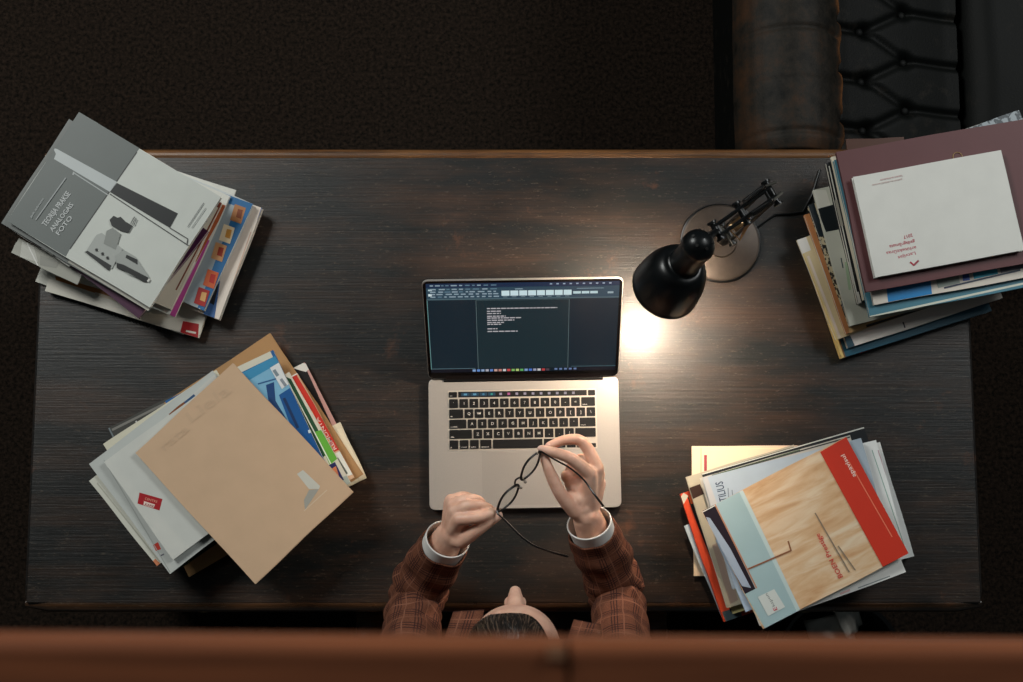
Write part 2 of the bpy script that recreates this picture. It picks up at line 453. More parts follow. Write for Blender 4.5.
top1 = [('p', [(66, 88), (146, 139), (137, 152), (70, 249), (64, 260), (-12, 222)], GR),
        ('l', (137, 152), (70, 249), 1.2, (30, 32, 32)),
        ('p', [(53, 148), (57, 149), (117, 182), (110, 192), (54, 159), (56, 154)], (178, 184, 184)),
        ('l', (74, 173), (108, 195), 1.0, (165, 170, 170)), ('l', (74, 172), (73, 175), 1.5, (165, 170, 170)),
        ('p', [(117, 183), (178, 213.5), (170, 228), (110, 192)], (20, 24, 26)),
        ('l', (110, 194), (189, 246), 1.0, (40, 44, 44)), ('l', (170, 228), (188, 239), 1.0, (60, 60, 60)), ('l', (188, 239), (187, 245), 1.0, (60, 60, 60)),
        ('t', 'TEORIJA PRAKSE', (46, 227), (71, 194), 6, (186, 190, 190)), ('t', 'ANALOGAIS', (53, 232), (74, 205), 5, (186, 190, 190)), ('t', 'FOTO', (59, 236), (73, 218), 5, (186, 190, 190)),
        ('t', 'gada izdevums', (31.5, 218), (44, 199), 2, (160, 165, 165)), ('l', (36, 220), (66, 178), 1.2, (150, 155, 155)),
        ('l', (188, 227), (204, 203), .9, (120, 124, 122)), ('l', (192, 228), (206, 208), .8, (140, 144, 142)),
        ('p', [(86, 252), (97, 235), (102, 233), (123, 249), (112, 269), (109, 268)], (158, 162, 158)),
        ('p', [(85, 252), (88, 251), (112, 266), (109, 271)], (28, 32, 32)),
        ('p', [(107, 231), (113, 228), (121, 234), (116, 250), (104, 244)], (130, 134, 130)),
        ('p', [(110, 220), (114, 216), (118, 218), (121, 217), (126, 222), (133, 226), (129, 233), (121, 231), (112, 226)], (26, 30, 30)),
        ('l', (131, 224), (135, 217), 1, (80, 84, 82)), ('l', (134, 226), (137, 219), 1, (80, 84, 82)),
        ('p', [(116, 256), (124, 250), (136, 257), (150, 278), (146, 282), (130, 275), (117, 266)], (150, 154, 150)),
        ('p', [(117, 263), (124, 265), (149, 278), (148, 282), (144, 282), (128, 273), (117, 268)], (22, 26, 26)),
        ('p', [(127, 255), (138, 260), (138, 265), (126, 258)], (26, 30, 30)), ('l', (148, 282), (150, 279), 2, (200, 200, 195))]
for (hx, hy) in ((97, 250), (103, 254), (108, 258)): top1.append(('p', [(hx - 1.4, hy - 1), (hx + 1, hy - 1.4), (hx + 1.4, hy + 1.6), (hx - 1, hy + 1.4)], (24, 26, 26)))
item('magazine', 'grey and white magazine with machine picture, top of upper left pile', 'magazine', (79, 112), (221, 197), (152, 309), .010, WH, top1)

# ---- pile 2 (lower left)
GRP = 'papers in the lower left pile'
PZ[0] = DESK
item('plastic_folder', 'black and clear plastic folder at left edge under lower left pile', 'folder', (108, 428), (180, 392), (232, 478), .004, (66, 66, 62), [
    ('l', (112, 430), (180, 396), 2.5, (124, 122, 116)), ('l', (116, 437), (172, 408), 1.2, (150, 148, 142)), ('l', (136, 421), (138, 425), 2, (200, 200, 196)), ('l', (109, 428), (114, 438), 1.6, (110, 120, 124))])
item('magazine', 'black and pink magazine poking out right under lower left pile', 'magazine', (208, 412), (305, 362), (362, 474), .012, (24, 20, 20), [
    ('p', [(303, 362), (311, 366), (364, 474), (356, 478)], (196, 150, 142)), ('l', (312, 370), (361, 470), 1.4, (120, 80, 84)), ('p', [(294, 360), (312, 366), (306, 372), (292, 368)], (215, 212, 205))], pages=(180, 150, 130))
item('magazine', 'thin cream booklet with dark red mark at far right of lower left pile', 'magazine', (240, 470), (340, 422), (366, 478), .010, (214, 204, 178), [
    ('p', [(347, 460), (354, 457), (360, 470), (352, 474)], (92, 24, 30)), ('p', [(336, 430), (341, 428), (365, 477), (359, 480)], (222, 212, 186))])
item('folder', 'tan cardboard folder sticking out above lower left pile', 'folder', (270, 333), (363, 474), (256, 546), .008, (172, 132, 88), [], pages=(168, 128, 84), gloss=.7)
item('folder', 'kraft folder corner sticking out below lower left pile', 'folder', (189, 577), (345, 488), (305, 410), .005, (178, 138, 92), [], pages=(168, 128, 84), gloss=.7)
item('magazine', 'dark green magazine with small red block at bottom of lower left pile', 'magazine', (181, 568), (310, 480), (280, 432), .006, (34, 46, 30), [
    ('p', [(198, 560), (222, 544), (226, 551), (202, 565)], (212, 204, 196)), ('p', [(206, 553), (214, 548), (217, 553), (208, 558)], (140, 26, 34))])
item('magazine', 'magazine with red spine strip and yellow title in lower left pile', 'magazine', (205, 424), (297, 373), (353, 478), .009, (206, 170, 140), [
    ('p', [(289, 377), (296, 374), (341, 449), (332, 453)], (196, 48, 36)), ('t', 'NATO DARBA', (333, 447), (294, 381), 4.2, (240, 178, 46)), ('t', 'REMONTA', (337, 449), (318, 417), 3.4, (226, 196, 190)),
    ('p', [(332, 455), (344, 449), (354, 474), (342, 478)], (216, 216, 208)), ('l', (337, 458), (347, 474), 2.4, (90, 96, 90)), ('p', [(283, 366), (291, 362), (298, 374), (290, 378)], (222, 220, 214))])
item('magazine', 'magazine with green strip and picture of grass in lower left pile', 'magazine', (202, 421), (289, 372), (347, 485), .008, (212, 206, 190), [
    ('p', [(284, 376), (291, 379), (330, 452), (322, 458)], (30, 72, 46)), ('p', [(314, 432), (321, 430), (338, 458), (330, 465)], (98, 170, 60)), ('l', (286, 378), (332, 466), 1.2, (220, 226, 214)),
    ('p', [(340, 478), (356, 472), (360, 482), (347, 490)], (172, 180, 170)), ('p', [(327, 466), (335, 462), (344, 480), (338, 482)], (40, 44, 96)), ('p', [(330, 470), (336, 466), (339, 476), (335, 480)], (214, 130, 90))])
item('magazine', 'blue swimming pool magazine with white barcode label in lower left pile', 'magazine', (165, 401), (273, 350), (332, 475), .010, (30, 92, 150), [
    ('p', [(236, 366), (269, 349), (273, 357), (238, 374)], (206, 204, 188)),
    ('p', [(244, 376), (274, 358), (280, 368), (300, 395), (290, 425), (262, 400)], (122, 176, 206)), ('p', [(240, 374), (275, 356), (279, 363), (246, 382)], (58, 138, 180)),
    ('p', [(266, 385), (274, 382), (276, 405), (280, 420), (270, 410)], (26, 66, 118)), ('l', (258, 384), (286, 376), 1.5, (40, 90, 140)),
    ('p', [(279, 395), (290, 388), (336, 470), (326, 480), (296, 440)], (22, 84, 146)), ('l', (284, 398), (298, 428), 3, (16, 48, 92)), ('l', (262, 402), (296, 452), 5, (150, 196, 216)), ('l', (272, 398), (300, 445), 3.5, (20, 62, 112)),
    ('p', [(270, 368), (280, 362), (292, 382), (282, 389)], (216, 220, 222)), ('l', (274, 370), (278, 376), 3.4, (120, 136, 146)), ('l', (281, 379), (286, 386), 3, (130, 140, 150)), ('l', (309, 430), (310, 433), 2.5, (200, 220, 230)), ('l', (307, 417), (329, 462), .9, (40, 110, 170))])
item('magazine', 'cream page stack along left side of lower left pile', 'magazine', (103, 444), (216, 370), (282, 470), .005, (208, 204, 184))
item('envelope', 'lowest white envelope at left corner of lower left pile', 'envelope', (89, 481), (157, 566), (260, 500), .004, (202, 202, 190), [('l', (97, 483), (160, 562), 1.2, (170, 170, 156)), ('l', (154, 560), (159, 565), 4, (206, 128, 90))], pages=(200, 200, 188))
item('envelope', 'large greyish white envelope with small red dot at its lower corner', 'envelope', (89, 464), (170, 574), (292, 476), .005, (186, 190, 186), [
    ('p', [(153, 545), (158, 542), (161, 549), (156, 551)], (196, 60, 48)), ('l', (160, 556), (164, 554), 1.4, (110, 110, 120)), ('l', (104, 460), (170, 572), .8, (160, 164, 160))], pages=(196, 196, 190))
item('magazine', 'magazine with blue and brown cover peeking out left of big kraft envelope', 'magazine', (162, 420), (214, 375), (262, 430), .004, (196, 196, 190), [
    ('p', [(168, 413), (188, 399), (192, 406), (173, 421)], (124, 70, 36)), ('p', [(184, 402), (194, 394), (198, 400), (188, 409)], (40, 76, 116))])
item('envelope', 'clean white envelope with red sticker beside big kraft envelope', 'envelope', (104, 462), (173, 560), (282, 480), .006, (200, 202, 196), [
    ('p', [(139.5, 492.5), (162.5, 499), (159.5, 510.5), (137.5, 503.5)], (164, 26, 36)), ('p', [(144, 501), (155, 504.5), (153.5, 508), (143.5, 505)], (226, 206, 196)),
    ('t', 'CENTRS', (144.5, 499.5), (157, 503), 2.4, (224, 150, 130)), ('t', 'KARE', (144.5, 505), (153.5, 507.5), 2.2, (150, 50, 46))], pages=(196, 196, 190))
item('envelope', 'large tan kraft envelope with torn white label, top of lower left pile', 'envelope', (233, 363), (353, 492), (257, 586), .010, (198, 168, 138), [
    ('p', [(297, 474), (303, 470), (320, 486), (319, 489), (309, 489)], (196, 196, 186)), ('p', [(309, 490), (319, 489), (305, 510), (304, 500)], (158, 158, 150)), ('l', (304, 511), (327, 490), 1.0, (206, 186, 158)),
    ('t', 'Liela', (190, 424), (232, 392), 12, (193, 164, 135)), ('t', 'rata', (164, 452), (190, 430), 9, (193, 164, 135))],
    pages=(172, 140, 104), gloss=.75, pattern=None)

# ---- pile 4 (upper right)
GRP = 'papers in the upper right pile'
PZ[0] = DESK
item('brochure', 'thin red brochure with corner showing at bottom of upper right pile', 'brochure', (860, 354), (990, 306), (958, 216), .004, (132, 24, 38))
item('book', 'teal book with yellow spine, base of upper right pile', 'book', (806, 254), (842, 358), (990, 306), .020, (24, 76, 96), [('l', (806, 254), (842, 358), 5, (206, 178, 110)), ('l', (809, 253), (845, 357), 1.5, (120, 80, 36))], spine=('AB', (212, 184, 116)), hard=True)
item('magazine', 'white magazine with thin black mark at lower edge of upper right pile', 'magazine', (808, 236), (848, 348), (1002, 296), .011, (222, 214, 206), [('p', [(839, 334), (848, 331), (856, 348), (846, 352)], (40, 70, 84)), ('l', (903, 322), (905, 328), 1.4, (30, 30, 30))])
item('magazine', 'cream curling magazine at outer left of upper right pile', 'magazine', (797, 240), (836, 340), (960, 294), .008, (206, 186, 146), [('l', (797, 240), (836, 340), 3, (206, 178, 110)), ('p', [(797, 240), (806, 237), (811, 250), (802, 254)], (216, 212, 206)), ('l', (808, 256), (840, 338), 2.5, (216, 200, 186))])
item('magazine', 'brown magazine with thin orange left edge in upper right pile', 'magazine', (804, 215), (846, 334), (1000, 280), .008, (176, 116, 72), [('l', (811, 215), (851, 330), 2, (226, 202, 160)), ('p', [(848, 325), (920, 300), (925, 312), (850, 338)], (196, 160, 110)), ('p', [(866, 325), (960, 296), (962, 304), (868, 334)], (52, 50, 48))])
item('magazine', 'black and cream speckled magazine in upper right pile', 'magazine', (808, 205), (850, 327), (1000, 276), .010, (186, 170, 138), [('p', [(806, 203), (814, 202), (824, 236), (812, 238)], (20, 30, 36)), ('p', [(836, 302), (844, 300), (850, 324), (843, 328)], (30, 66, 90))], pattern=speckle((26, 24, 22), (186, 172, 140), 170, 'a'))
item('magazine', 'pale grey magazine with black top band in upper right pile', 'magazine', (813, 190), (850, 326), (1010, 288), .009, (184, 184, 170), [
    ('p', [(812, 190), (826, 190), (832, 210), (818, 212)], (206, 204, 192)), ('p', [(817, 209), (850, 200), (856, 226), (826, 232)], (14, 22, 26)), ('l', (846, 262), (850, 290), 3, (150, 170, 140)),
    ('l', (841, 258), (843, 268), 1.2, (70, 80, 84))])
item('magazine', 'thick magazine with black and white cover lines in upper right pile', 'magazine', (826, 163), (858, 304), (1030, 268), .013, (20, 22, 24), [('l', (829, 166), (859, 304), 1.2, (206, 206, 196)), ('l', (836, 200), (842, 226), 3, (150, 146, 134)), ('l', (849, 262), (853, 284), 2.4, (190, 186, 180)), ('l', (857, 292), (860, 303), 3, (196, 194, 186))])
item('magazine', 'cream magazine directly left of maroon folder spine', 'magazine', (831, 157), (863, 300), (1034, 264), .007, (204, 196, 178), [('l', (831, 157), (863, 300), 4, (202, 194, 172)), ('l', (836, 160), (866, 300), 1.6, (60, 50, 50))])
item('magazine', 'teal blue magazine below the maroon folder in upper right pile', 'magazine', (834, 160), (870, 317), (1030, 282), .010, (72, 124, 142), [('l', (870, 317), (1028, 282.5), 2.2, (206, 210, 196))])
item('magazine', 'bright blue and white picture magazine peeking below maroon folder', 'magazine', (842, 160), (874, 305), (1036, 264), .008, (216, 208, 196), [
    ('p', [(886, 282), (930, 275), (932, 294), (888, 302)], (34, 128, 190)), ('p', [(972, 270), (996, 264), (998, 274), (974, 279)], (38, 160, 190)), ('p', [(962, 272), (968, 270), (970, 280), (963, 281)], (60, 90, 170)),
    ('p', [(936, 280), (958, 274), (960, 283), (938, 288)], (150, 160, 152)), ('p', [(999, 266), (1023, 258), (1023, 268), (1001, 273)], (110, 106, 120)), ('l', (944, 288), (1020, 270), 1.8, (50, 60, 80))])
item('folder', 'brown leather folder corner sticking out behind the maroon folder', 'folder', (846, 139), (904, 137), (930, 230), .004, (74, 44, 32), gloss=.35)
item('magazine', 'grey patterned magazine corner behind maroon folder at right frame edge', 'magazine', (950, 134), (1019, 110), (1056, 220), .005, (120, 130, 136), pattern=speckle((66, 74, 80), (150, 160, 166), 110, 'b'))
item('folder', 'maroon presentation folder with small gold ring under the white book', 'folder', (836, 152), (866, 292), (1066, 256), .009, (94, 56, 58), [], pages=(70, 40, 42), gloss=.5)
mar = [o for o in bpy.data.objects if o.get('label', '').startswith('maroon')][0]
_z = PZ[0]
rg = MB(); c = at(957.5, 157, _z)
pts = [c + Vector((.0085 * math.cos(t), .0085 * math.sin(t), .0007)) for t in [2 * PI * i / 24 for i in range(25)]]
rg.tube(pts, .0009, mat((160, 130, 90), .5, .3), n=8)
g = rg.build('gold_ring', mar, smooth=True)
RD = (176, 60, 78)
item('book', 'white yearbook with small red title on the maroon folder', 'book', (853, 177), (1001, 150), (1024, 250), .013, (214, 214, 208), [
    ('t', 'Latvijas', (915.5, 251.5), (897.5, 256.5), 3.4, RD), ('t', 'arhitektūras', (916, 246), (886, 252), 3.4, RD), ('t', 'gadagrāmata', (914.5, 240), (889, 245.5), 3.4, RD), ('t', '2017', (912, 233.5), (903, 236), 3.4, RD),
    ('l', (910, 262), (914, 265.5), 1.8, (170, 40, 60)), ('l', (913.6, 265.3), (918.5, 260.5), 1.8, (150, 50, 66)),
    ('t', 'Latvian architecture', (902, 175), (880, 179.5), 1.8, (196, 150, 152)), ('t', 'yearbook two thousand seventeen', (902, 178.5), (872, 184.5), 1.8, (190, 160, 156))], hard=True, pages=(216, 214, 206))

# ---- pile 3 (lower right)
GRP = 'papers in the lower right pile'
PZ[0] = DESK
item('folder', 'cream cardboard folder with red mark, lowest of lower right pile', 'folder', (692, 446), (858, 446), (858, 576), .007, (228, 204, 174), [
    ('l', (705.5, 455), (705.5, 471), 3, (150, 60, 66)), ('l', (701, 448), (701, 476), 1.2, (196, 176, 140)), ('l', (704, 450), (790, 448), .9, (236, 216, 176))], pages=(214, 190, 146), gloss=.6)
item('magazine', 'white newspaper section at right side of lower right pile', 'newspaper', (716, 486), (880, 442), (915, 556), .011, (234, 236, 234), [], pages=(206, 204, 200))
item('magazine', 'pale blue leaflet corner at left bottom of lower right pile', 'leaflet', (684, 526), (722, 618), (800, 590), .003, (180, 196, 204))
item('magazine', 'orange red magazine along left edge of lower right pile', 'magazine', (680, 494), (724, 622), (872, 572), .012, (206, 74, 44), [('l', (681, 497), (686, 500), 10, (196, 196, 180)), ('p', [(690, 498), (704, 494), (745, 612), (733, 618)], (190, 70, 40)), ('p', [(722, 612), (740, 606), (742, 616), (726, 622)], (70, 86, 92))], spine=('AB', (206, 60, 40)))
item('magazine', 'black magazine with thin gold border in lower right pile', 'magazine', (688, 497), (731, 612), (868, 566), .008, (22, 20, 22), [('l', (692, 497), (734, 612), 1.1, (196, 150, 100)), ('p', [(688, 495), (704, 492), (706, 500), (691, 504)], (206, 92, 40)), ('p', [(712, 560), (718, 558), (734, 606), (728, 610)], (120, 30, 50))])
item('magazine', 'yellowish magazine end showing under lower right pile', 'magazine', (733, 614), (875, 566), (850, 490), .006, (196, 186, 130), [('p', [(742, 618), (752, 612), (758, 624), (748, 628)], (196, 176, 196)), ('p', [(748, 620), (756, 618), (760, 628), (753, 630)], (212, 210, 90))])
item('magazine', 'grey beige magazine with brown square at its left corner in lower right pile', 'magazine', (686, 477), (727, 608), (836, 575), .010, (176, 168, 148), [('p', [(689, 488), (700, 484), (704, 494), (693, 499)], (58, 40, 34)), ('p', [(712, 545), (722, 541), (738, 600), (730, 604)], (160, 140, 128))])
item('folder', 'thin black plastic folder with white rim behind red brochure', 'folder', (702, 474), (864, 427), (884, 490), .005, (20, 24, 28), [('l', (702, 474), (864, 427.5), 1.6, (206, 206, 200))], pages=(40, 44, 46))
item('newspaper', 'white printed newspaper fanning out right of red brochure', 'newspaper', (724, 478), (876, 440), (912, 556), .008, (236, 238, 236), [('l', (872, 450), (904, 545), .9, (150, 180, 170)), ('l', (878, 450), (910, 548), .9, (186, 150, 160))], pages=(210, 208, 204))
item('magazine', 'magazine with thin green and black top strip in lower right pile', 'magazine', (700, 478), (850, 435), (888, 545), .006, (190, 186, 176), [('l', (712, 476), (800, 450), 2, (70, 90, 60)), ('l', (740, 468), (850, 437), 1.4, (60, 60, 60))])
item('leaflet', 'white leaflet with pale red print below red brochure', 'leaflet', (760, 626), (906, 572), (880, 495), .006, (234, 234, 230), [('l', (840, 594), (850, 590), 2, (230, 190, 190)), ('l', (858, 588), (890, 576), 1, (150, 160, 160))])
item('magazine', 'pale blue magazine with dark upright title in lower right pile', 'magazine', (703, 478), (861, 438), (893, 548), .008, (170, 184, 196), [
    ('t', 'STILIUS', (728, 504), (722.5, 481), 8, (56, 68, 86)), ('l', (729, 502), (728, 488), 1, (120, 130, 140)), ('l', (733, 500), (732, 490), 1, (120, 130, 140)), ('l', (704, 478), (745, 590), 7, (186, 186, 186))])
item('magazine', 'light blue booklet poking out left under the red brochure', 'magazine', (716, 540), (746, 612), (860, 562), .005, (168, 186, 206), [('l', (724, 545), (742, 590), 1.2, (130, 120, 110))])
wood_p = bpy.data.materials.new('parquet_print'); wood_p.use_nodes = True
nt = wood_p.node_tree; b = nt.nodes['Principled BSDF']; tc = node(nt, 'ShaderNodeTexCoord'); mp = node(nt, 'ShaderNodeMapping'); mp.inputs['Scale'].default_value = (7, 40, 1); mp.inputs['Rotation'].default_value = (0, 0, 1.1)
nt.links.new(tc.outputs['Object'], mp.inputs[0]); n = node(nt, 'ShaderNodeTexNoise', Scale=1.3, Detail=5, Roughness=.55, Distortion=.5); nt.links.new(mp.outputs[0], n.inputs['Vector'])
r = ramp(nt, n.outputs['Fac'], [(.3, (200, 152, 108)), (.48, (216, 180, 140)), (.66, (228, 206, 176))]); nt.links.new(r.outputs[0], b.inputs['Base Color']); b.inputs['Roughness'].default_value = .4
BL = (160, 186, 190)
bro = [('p', [(702, 511), (741, 491), (802, 622), (767, 632)], BL), ('l', (741, 491), (802, 618), 4, (190, 208, 208)),
       ('p', [(702, 511), (715, 504.5), (756, 590), (745, 594)], (34, 26, 36)), ('p', [(706, 517), (710, 518), (730, 548), (751, 588), (742, 586), (716, 542)], (160, 172, 188)),
       ('l', (715, 504.5), (757, 589), 1.4, (190, 130, 96)), ('l', (702.5, 512), (715, 505.5), 1, (206, 206, 200)),
       ('p', [(745, 594), (757, 588), (802, 618), (767, 632)], BL),
       ('l', (748, 569), (791, 550.5), 1.6, (146, 92, 58)), ('l', (788, 541), (791, 551), 1.6, (146, 92, 58)),
       ('p', [(820, 452), (846, 437), (911, 552), (883, 567.5)], (204, 54, 34)),
       ('l', (849, 462), (892, 537), 1.1, (232, 120, 90)), ('t', 'apavisul', (856, 476), (844, 454), 4.4, (244, 214, 200)),
       ('t', 'BOEN Prestige', (843, 577), (819, 533), 5, (206, 76, 66)), ('l', (815, 513), (849, 572), 1.2, (136, 122, 106)), ('l', (838, 546), (855, 570), 1.2, (136, 122, 106)),
       ('p', [(757.5, 597), (774, 589), (785, 607), (768, 616)], (206, 212, 208)), ('t', 'kspon', (775, 606), (767, 593), 3, (120, 130, 126)), ('t', 'E', (777.5, 610), (776, 606.5), 4, (190, 50, 70))]
item('brochure', 'parquet floor brochure with red band, top of lower right pile', 'brochure', (702, 511), (846, 437), (911, 552), .006, (214, 180, 140), bro, pattern=wood_p)

# ================================================================ LAPTOP
lc = (at(429.5, 378, .766) + at(617.5, 377, .766) + at(430, 509, .766) + at(620.5, 508, .766)) / 4
lap = empty('laptop', (lc.x, lc.y, DESK), math.radians(.9), 'open silver laptop with lit dark screen in the middle of the desk', 'laptop')
ALU = mat((178, 172, 166), .38, .5, .02, 400)
BLK = mat((14, 14, 15), .5, 0, .05, spec=.25)
def rrect(w, h, r, cx=0, cy=0, n=6):
    P = []
    for (sx, sy, a0) in ((1, 1, 0), (-1, 1, PI / 2), (-1, -1, PI), (1, -1, 1.5 * PI)):
        for i in range(n + 1):
            a = a0 + PI / 2 * i / n; P.append((cx + sx * (w / 2 - r) + r * math.cos(a), cy + sy * (h / 2 - r) + r * math.sin(a)))
    return P
def lbuild(mb, name, parent=None, **k): return mb.build(name, parent or lap, world=False, **k)
LW, LD = .358, .2457
b_ = MB(); b_.prism(rrect(LW, LD, .011), .0035, .0145); b_.prism(rrect(LW - .004, LD - .004, .010), .0018, .0035)
base = lbuild(b_, 'base', m=ALU, bevel=.0012)
b_ = MB()
for sx in (-1, 1):
    for sy in (-1, 1): b_.prism([(sx * .15 + .009 * math.cos(t), sy * .1 + .009 * math.sin(t)) for t in [2 * PI * i / 16 for i in range(16)]], 0, .0018)
lbuild(b_, 'rubber_feet', m=BLK)
b_ = MB(); b_.prism([(-.145, -.1229), (.145, -.1229), (.145, -.1215), (-.145, -.1215)], .0146, .0147, BLK); b_.prism(rrect(.16, .1, .004, 0, -.066), .0146, .01475, mat((172, 166, 160), .34, .5, .02, 400)); lbuild(b_, 'trackpad')
kx0, kx1 = -.1415, .1355; ky1 = .123 - .0245; ky0 = .123 - .1345
b_ = MB(); b_.prism(rrect(kx1 - kx0 + .003, ky1 - ky0 + .003, .003, (kx0 + kx1) / 2, (ky0 + ky1) / 2), .0146, .0149, mat((206, 198, 186), .4, .6, .02)); lbuild(b_, 'keyboard_bed')
# touch strip
zt = .0150
b_ = MB(); b_.prism([(kx0 + .0185, ky1 - .0115), (kx1 - .0165, ky1 - .0115), (kx1 - .0165, ky1 - .001), (kx0 + .0185, ky1 - .001)], zt, zt + .0006, BLK)
def scr_rect(mb, x, y, w, h, z, m): mb.add([(x, y, z), (x + w, y, z), (x + w, y + h, z), (x, y + h, z)], [(0, 1, 2, 3)], m)
tx = kx0 + .024
for i, (w, c_) in enumerate([(.016, (70, 110, 130)), (.016, (70, 110, 130)), (.014, (50, 90, 110)), (.014, (40, 110, 96))]):
    scr_rect(b_, tx, ky1 - .0095, w, .0065, zt + .0007, emis((40, 66, 80), 1)); scr_rect(b_, tx + .005, ky1 - .008, w - .010, .0035, zt + .0008, emis(c_, 1.6)); tx += w + .0015
for i in range(10):
    scr_rect(b_, tx + .006, ky1 - .0085, .005, .0045, zt + .0007, emis((150, 140, 150) if i != 1 else (170, 90, 130), 1)); tx += .0152
lbuild(b_, 'touch_strip')
def key(cx, cy, w, h, lg=''):
    k = MB(); k.prism(rrect(w, h, .0014, 0, 0, 3), 0, .0011, BLK)
    if lg:
        mt = mat((190, 186, 180), .5)
        vs, fs, tw = text_geo(lg)
        s = .0075 if len(lg) == 1 else .0036
        ox = -tw * s / 2 if len(lg) == 1 else -w / 2 + .002
        oy = -s * .34 if len(lg) == 1 else -h / 2 + .0022
        k.add([(ox + v.x * s, oy + v.y * s, .00115) for v in vs], fs, mt)
    o = lbuild(k, 'key'); o.location = (cx, cy, .0150); return o
key(kx0 + .0085, ky1 - .0065, .0155, .0105, 'esc'); key(kx1 - .0075, ky1 - .0065, .0135, .0105)
rh = (ky1 - .0135 - ky0) / 5
rows = [[('`', 1), ('1', 1), ('2', 1), ('3', 1), ('4', 1), ('5', 1), ('6', 1), ('7', 1), ('8', 1), ('9', 1), ('0', 1), ('-', 1), ('=', 1), ('delete', 1.5)],
        [('tab', 1.5)] + [(c_, 1) for c_ in 'QWERTYUIOP[]'] + [('\\', 1)],
        [('caps lock', 1.8)] + [(c_, 1) for c_ in "ASDFGHJKL;'"] + [('return', 1.7)],
        [('shift', 2.35)] + [(c_, 1) for c_ in 'ZXCVBNM,./'] + [('shift', 2.15)]]
for i, rw in enumerate(rows):
    tot = sum(w for _, w in rw); un = (kx1 - kx0) / tot; x = kx0; yc = ky1 - .0135 - rh * (i + .5)
    for t, w in rw: key(x + un * w / 2, yc, un * w - .0026, rh - .0026, t); x += un * w
un = (kx1 - kx0) / 14.5; yc = ky0 + rh / 2; x = kx0
for t, w in [('fn', 1), ('control', 1), ('option', 1), ('command', 1.25), ('', 5), ('command', 1.25), ('option', 1)]:
    key(x + un * w / 2, yc, un * w - .0026, rh - .0026, t); x += un * w
key(x + un * .5, yc - rh * .25, un - .0026, rh / 2 - .002); key(x + un * 1.5, yc + rh * .25, un - .0026, rh / 2 - .0018); key(x + un * 1.5, yc - rh * .25, un - .0026, rh / 2 - .0018); key(x + un * 2.5, yc - rh * .25, un - .0026, rh / 2 - .002)
# lid (opens to 131 degrees)
HY = LD / 2 - .003; HZ = .0155; D = Vector((0, .654, .7565)).normalized(); Nn = Vector((0, -D.z, D.y))
def LP(x, t, d): return Vector((x, HY, HZ)) + D * t + Nn * d + Vector((0, 0, 0))
def lprism(mb, P, d0, d1, m):
    n = len(P); vs = [LP(p[0], p[1], d0) for p in P] + [LP(p[0], p[1], d1) for p in P]
    mb.add(vs, [tuple(range(n - 1, -1, -1)), tuple(range(n, 2 * n))] + [(i, (i + 1) % n, n + (i + 1) % n, n + i) for i in range(n)], m)
b_ = MB(); b_.tube([(-.15, HY, HZ - .002), (.15, HY, HZ - .002)], .004, BLK, n=12); lbuild(b_, 'hinge', smooth=True)
b_ = MB(); lprism(b_, rrect(LW, .238, .011, 0, .123), -.0045, 0, ALU); lid = lbuild(b_, 'lid', bevel=.001)
b_ = MB(); lprism(b_, rrect(LW - .003, .235, .010, 0, .123), 0, .0005, mat((8, 8, 9), .2)); bez = lbuild(b_, 'screen_bezel', lid)
s_ = MB()
SW, SH = .3445, .2153; sy0 = .0205
def sr(u0, v0, u1, v1, col, d, st=1.0):
    # u,v in 0..1 from the top left of the screen
    x0_ = -SW / 2 + u0 * SW; x1_ = -SW / 2 + u1 * SW; t1 = sy0 + SH * (1 - v0); t0 = sy0 + SH * (1 - v1)
    s_.add([LP(x0_, t0, d), LP(x1_, t0, d), LP(x1_, t1, d), LP(x0_, t1, d)], [(0, 1, 2, 3)], emis(col, st))
sr(0, 0, 1, 1, (17, 33, 42), .0007)
sr(0, 0, 1, .05, (22, 40, 66), .00085); sr(0, .045, 1, .165, (42, 66, 80), .00085); sr(0, .165, 1, .178, (70, 92, 100), .00085)
R = random.Random(3)
for row, v in enumerate((.022, .062, .090, .115, .143)):
    u = .02
    while u < (.36 if row else .36):
        w = R.uniform(.012, .035); sr(u, v - .006, u + w, v + .007, (132, 150, 162) if R.random() < .7 else (84, 110, 126), .001); u += w + R.uniform(.006, .016)
for i in range(10): u = .64 + i * .034; sr(u, .012, u + .012, .026, (140, 156, 176), .001)
for i in range(8): u = .39 + i * .046; sr(u, .085, u + .041, .14, (190, 212, 216), .001); sr(u + .008, .148, u + .03, .156, (110, 130, 136), .001)
for i in range(3): u = .762 + i * .044; sr(u, .102, u + .039, .128, (176, 200, 204), .001)
sr(.46, .065, .5, .072, (150, 170, 180), .001); sr(.78, .068, .92, .075, (110, 136, 146), .001); sr(.94, .11, .97, .13, (140, 160, 166), .001)
sr(.01, .062, .03, .078, (170, 190, 196), .001); sr(.01, .11, .028, .135, (200, 214, 216), .001)
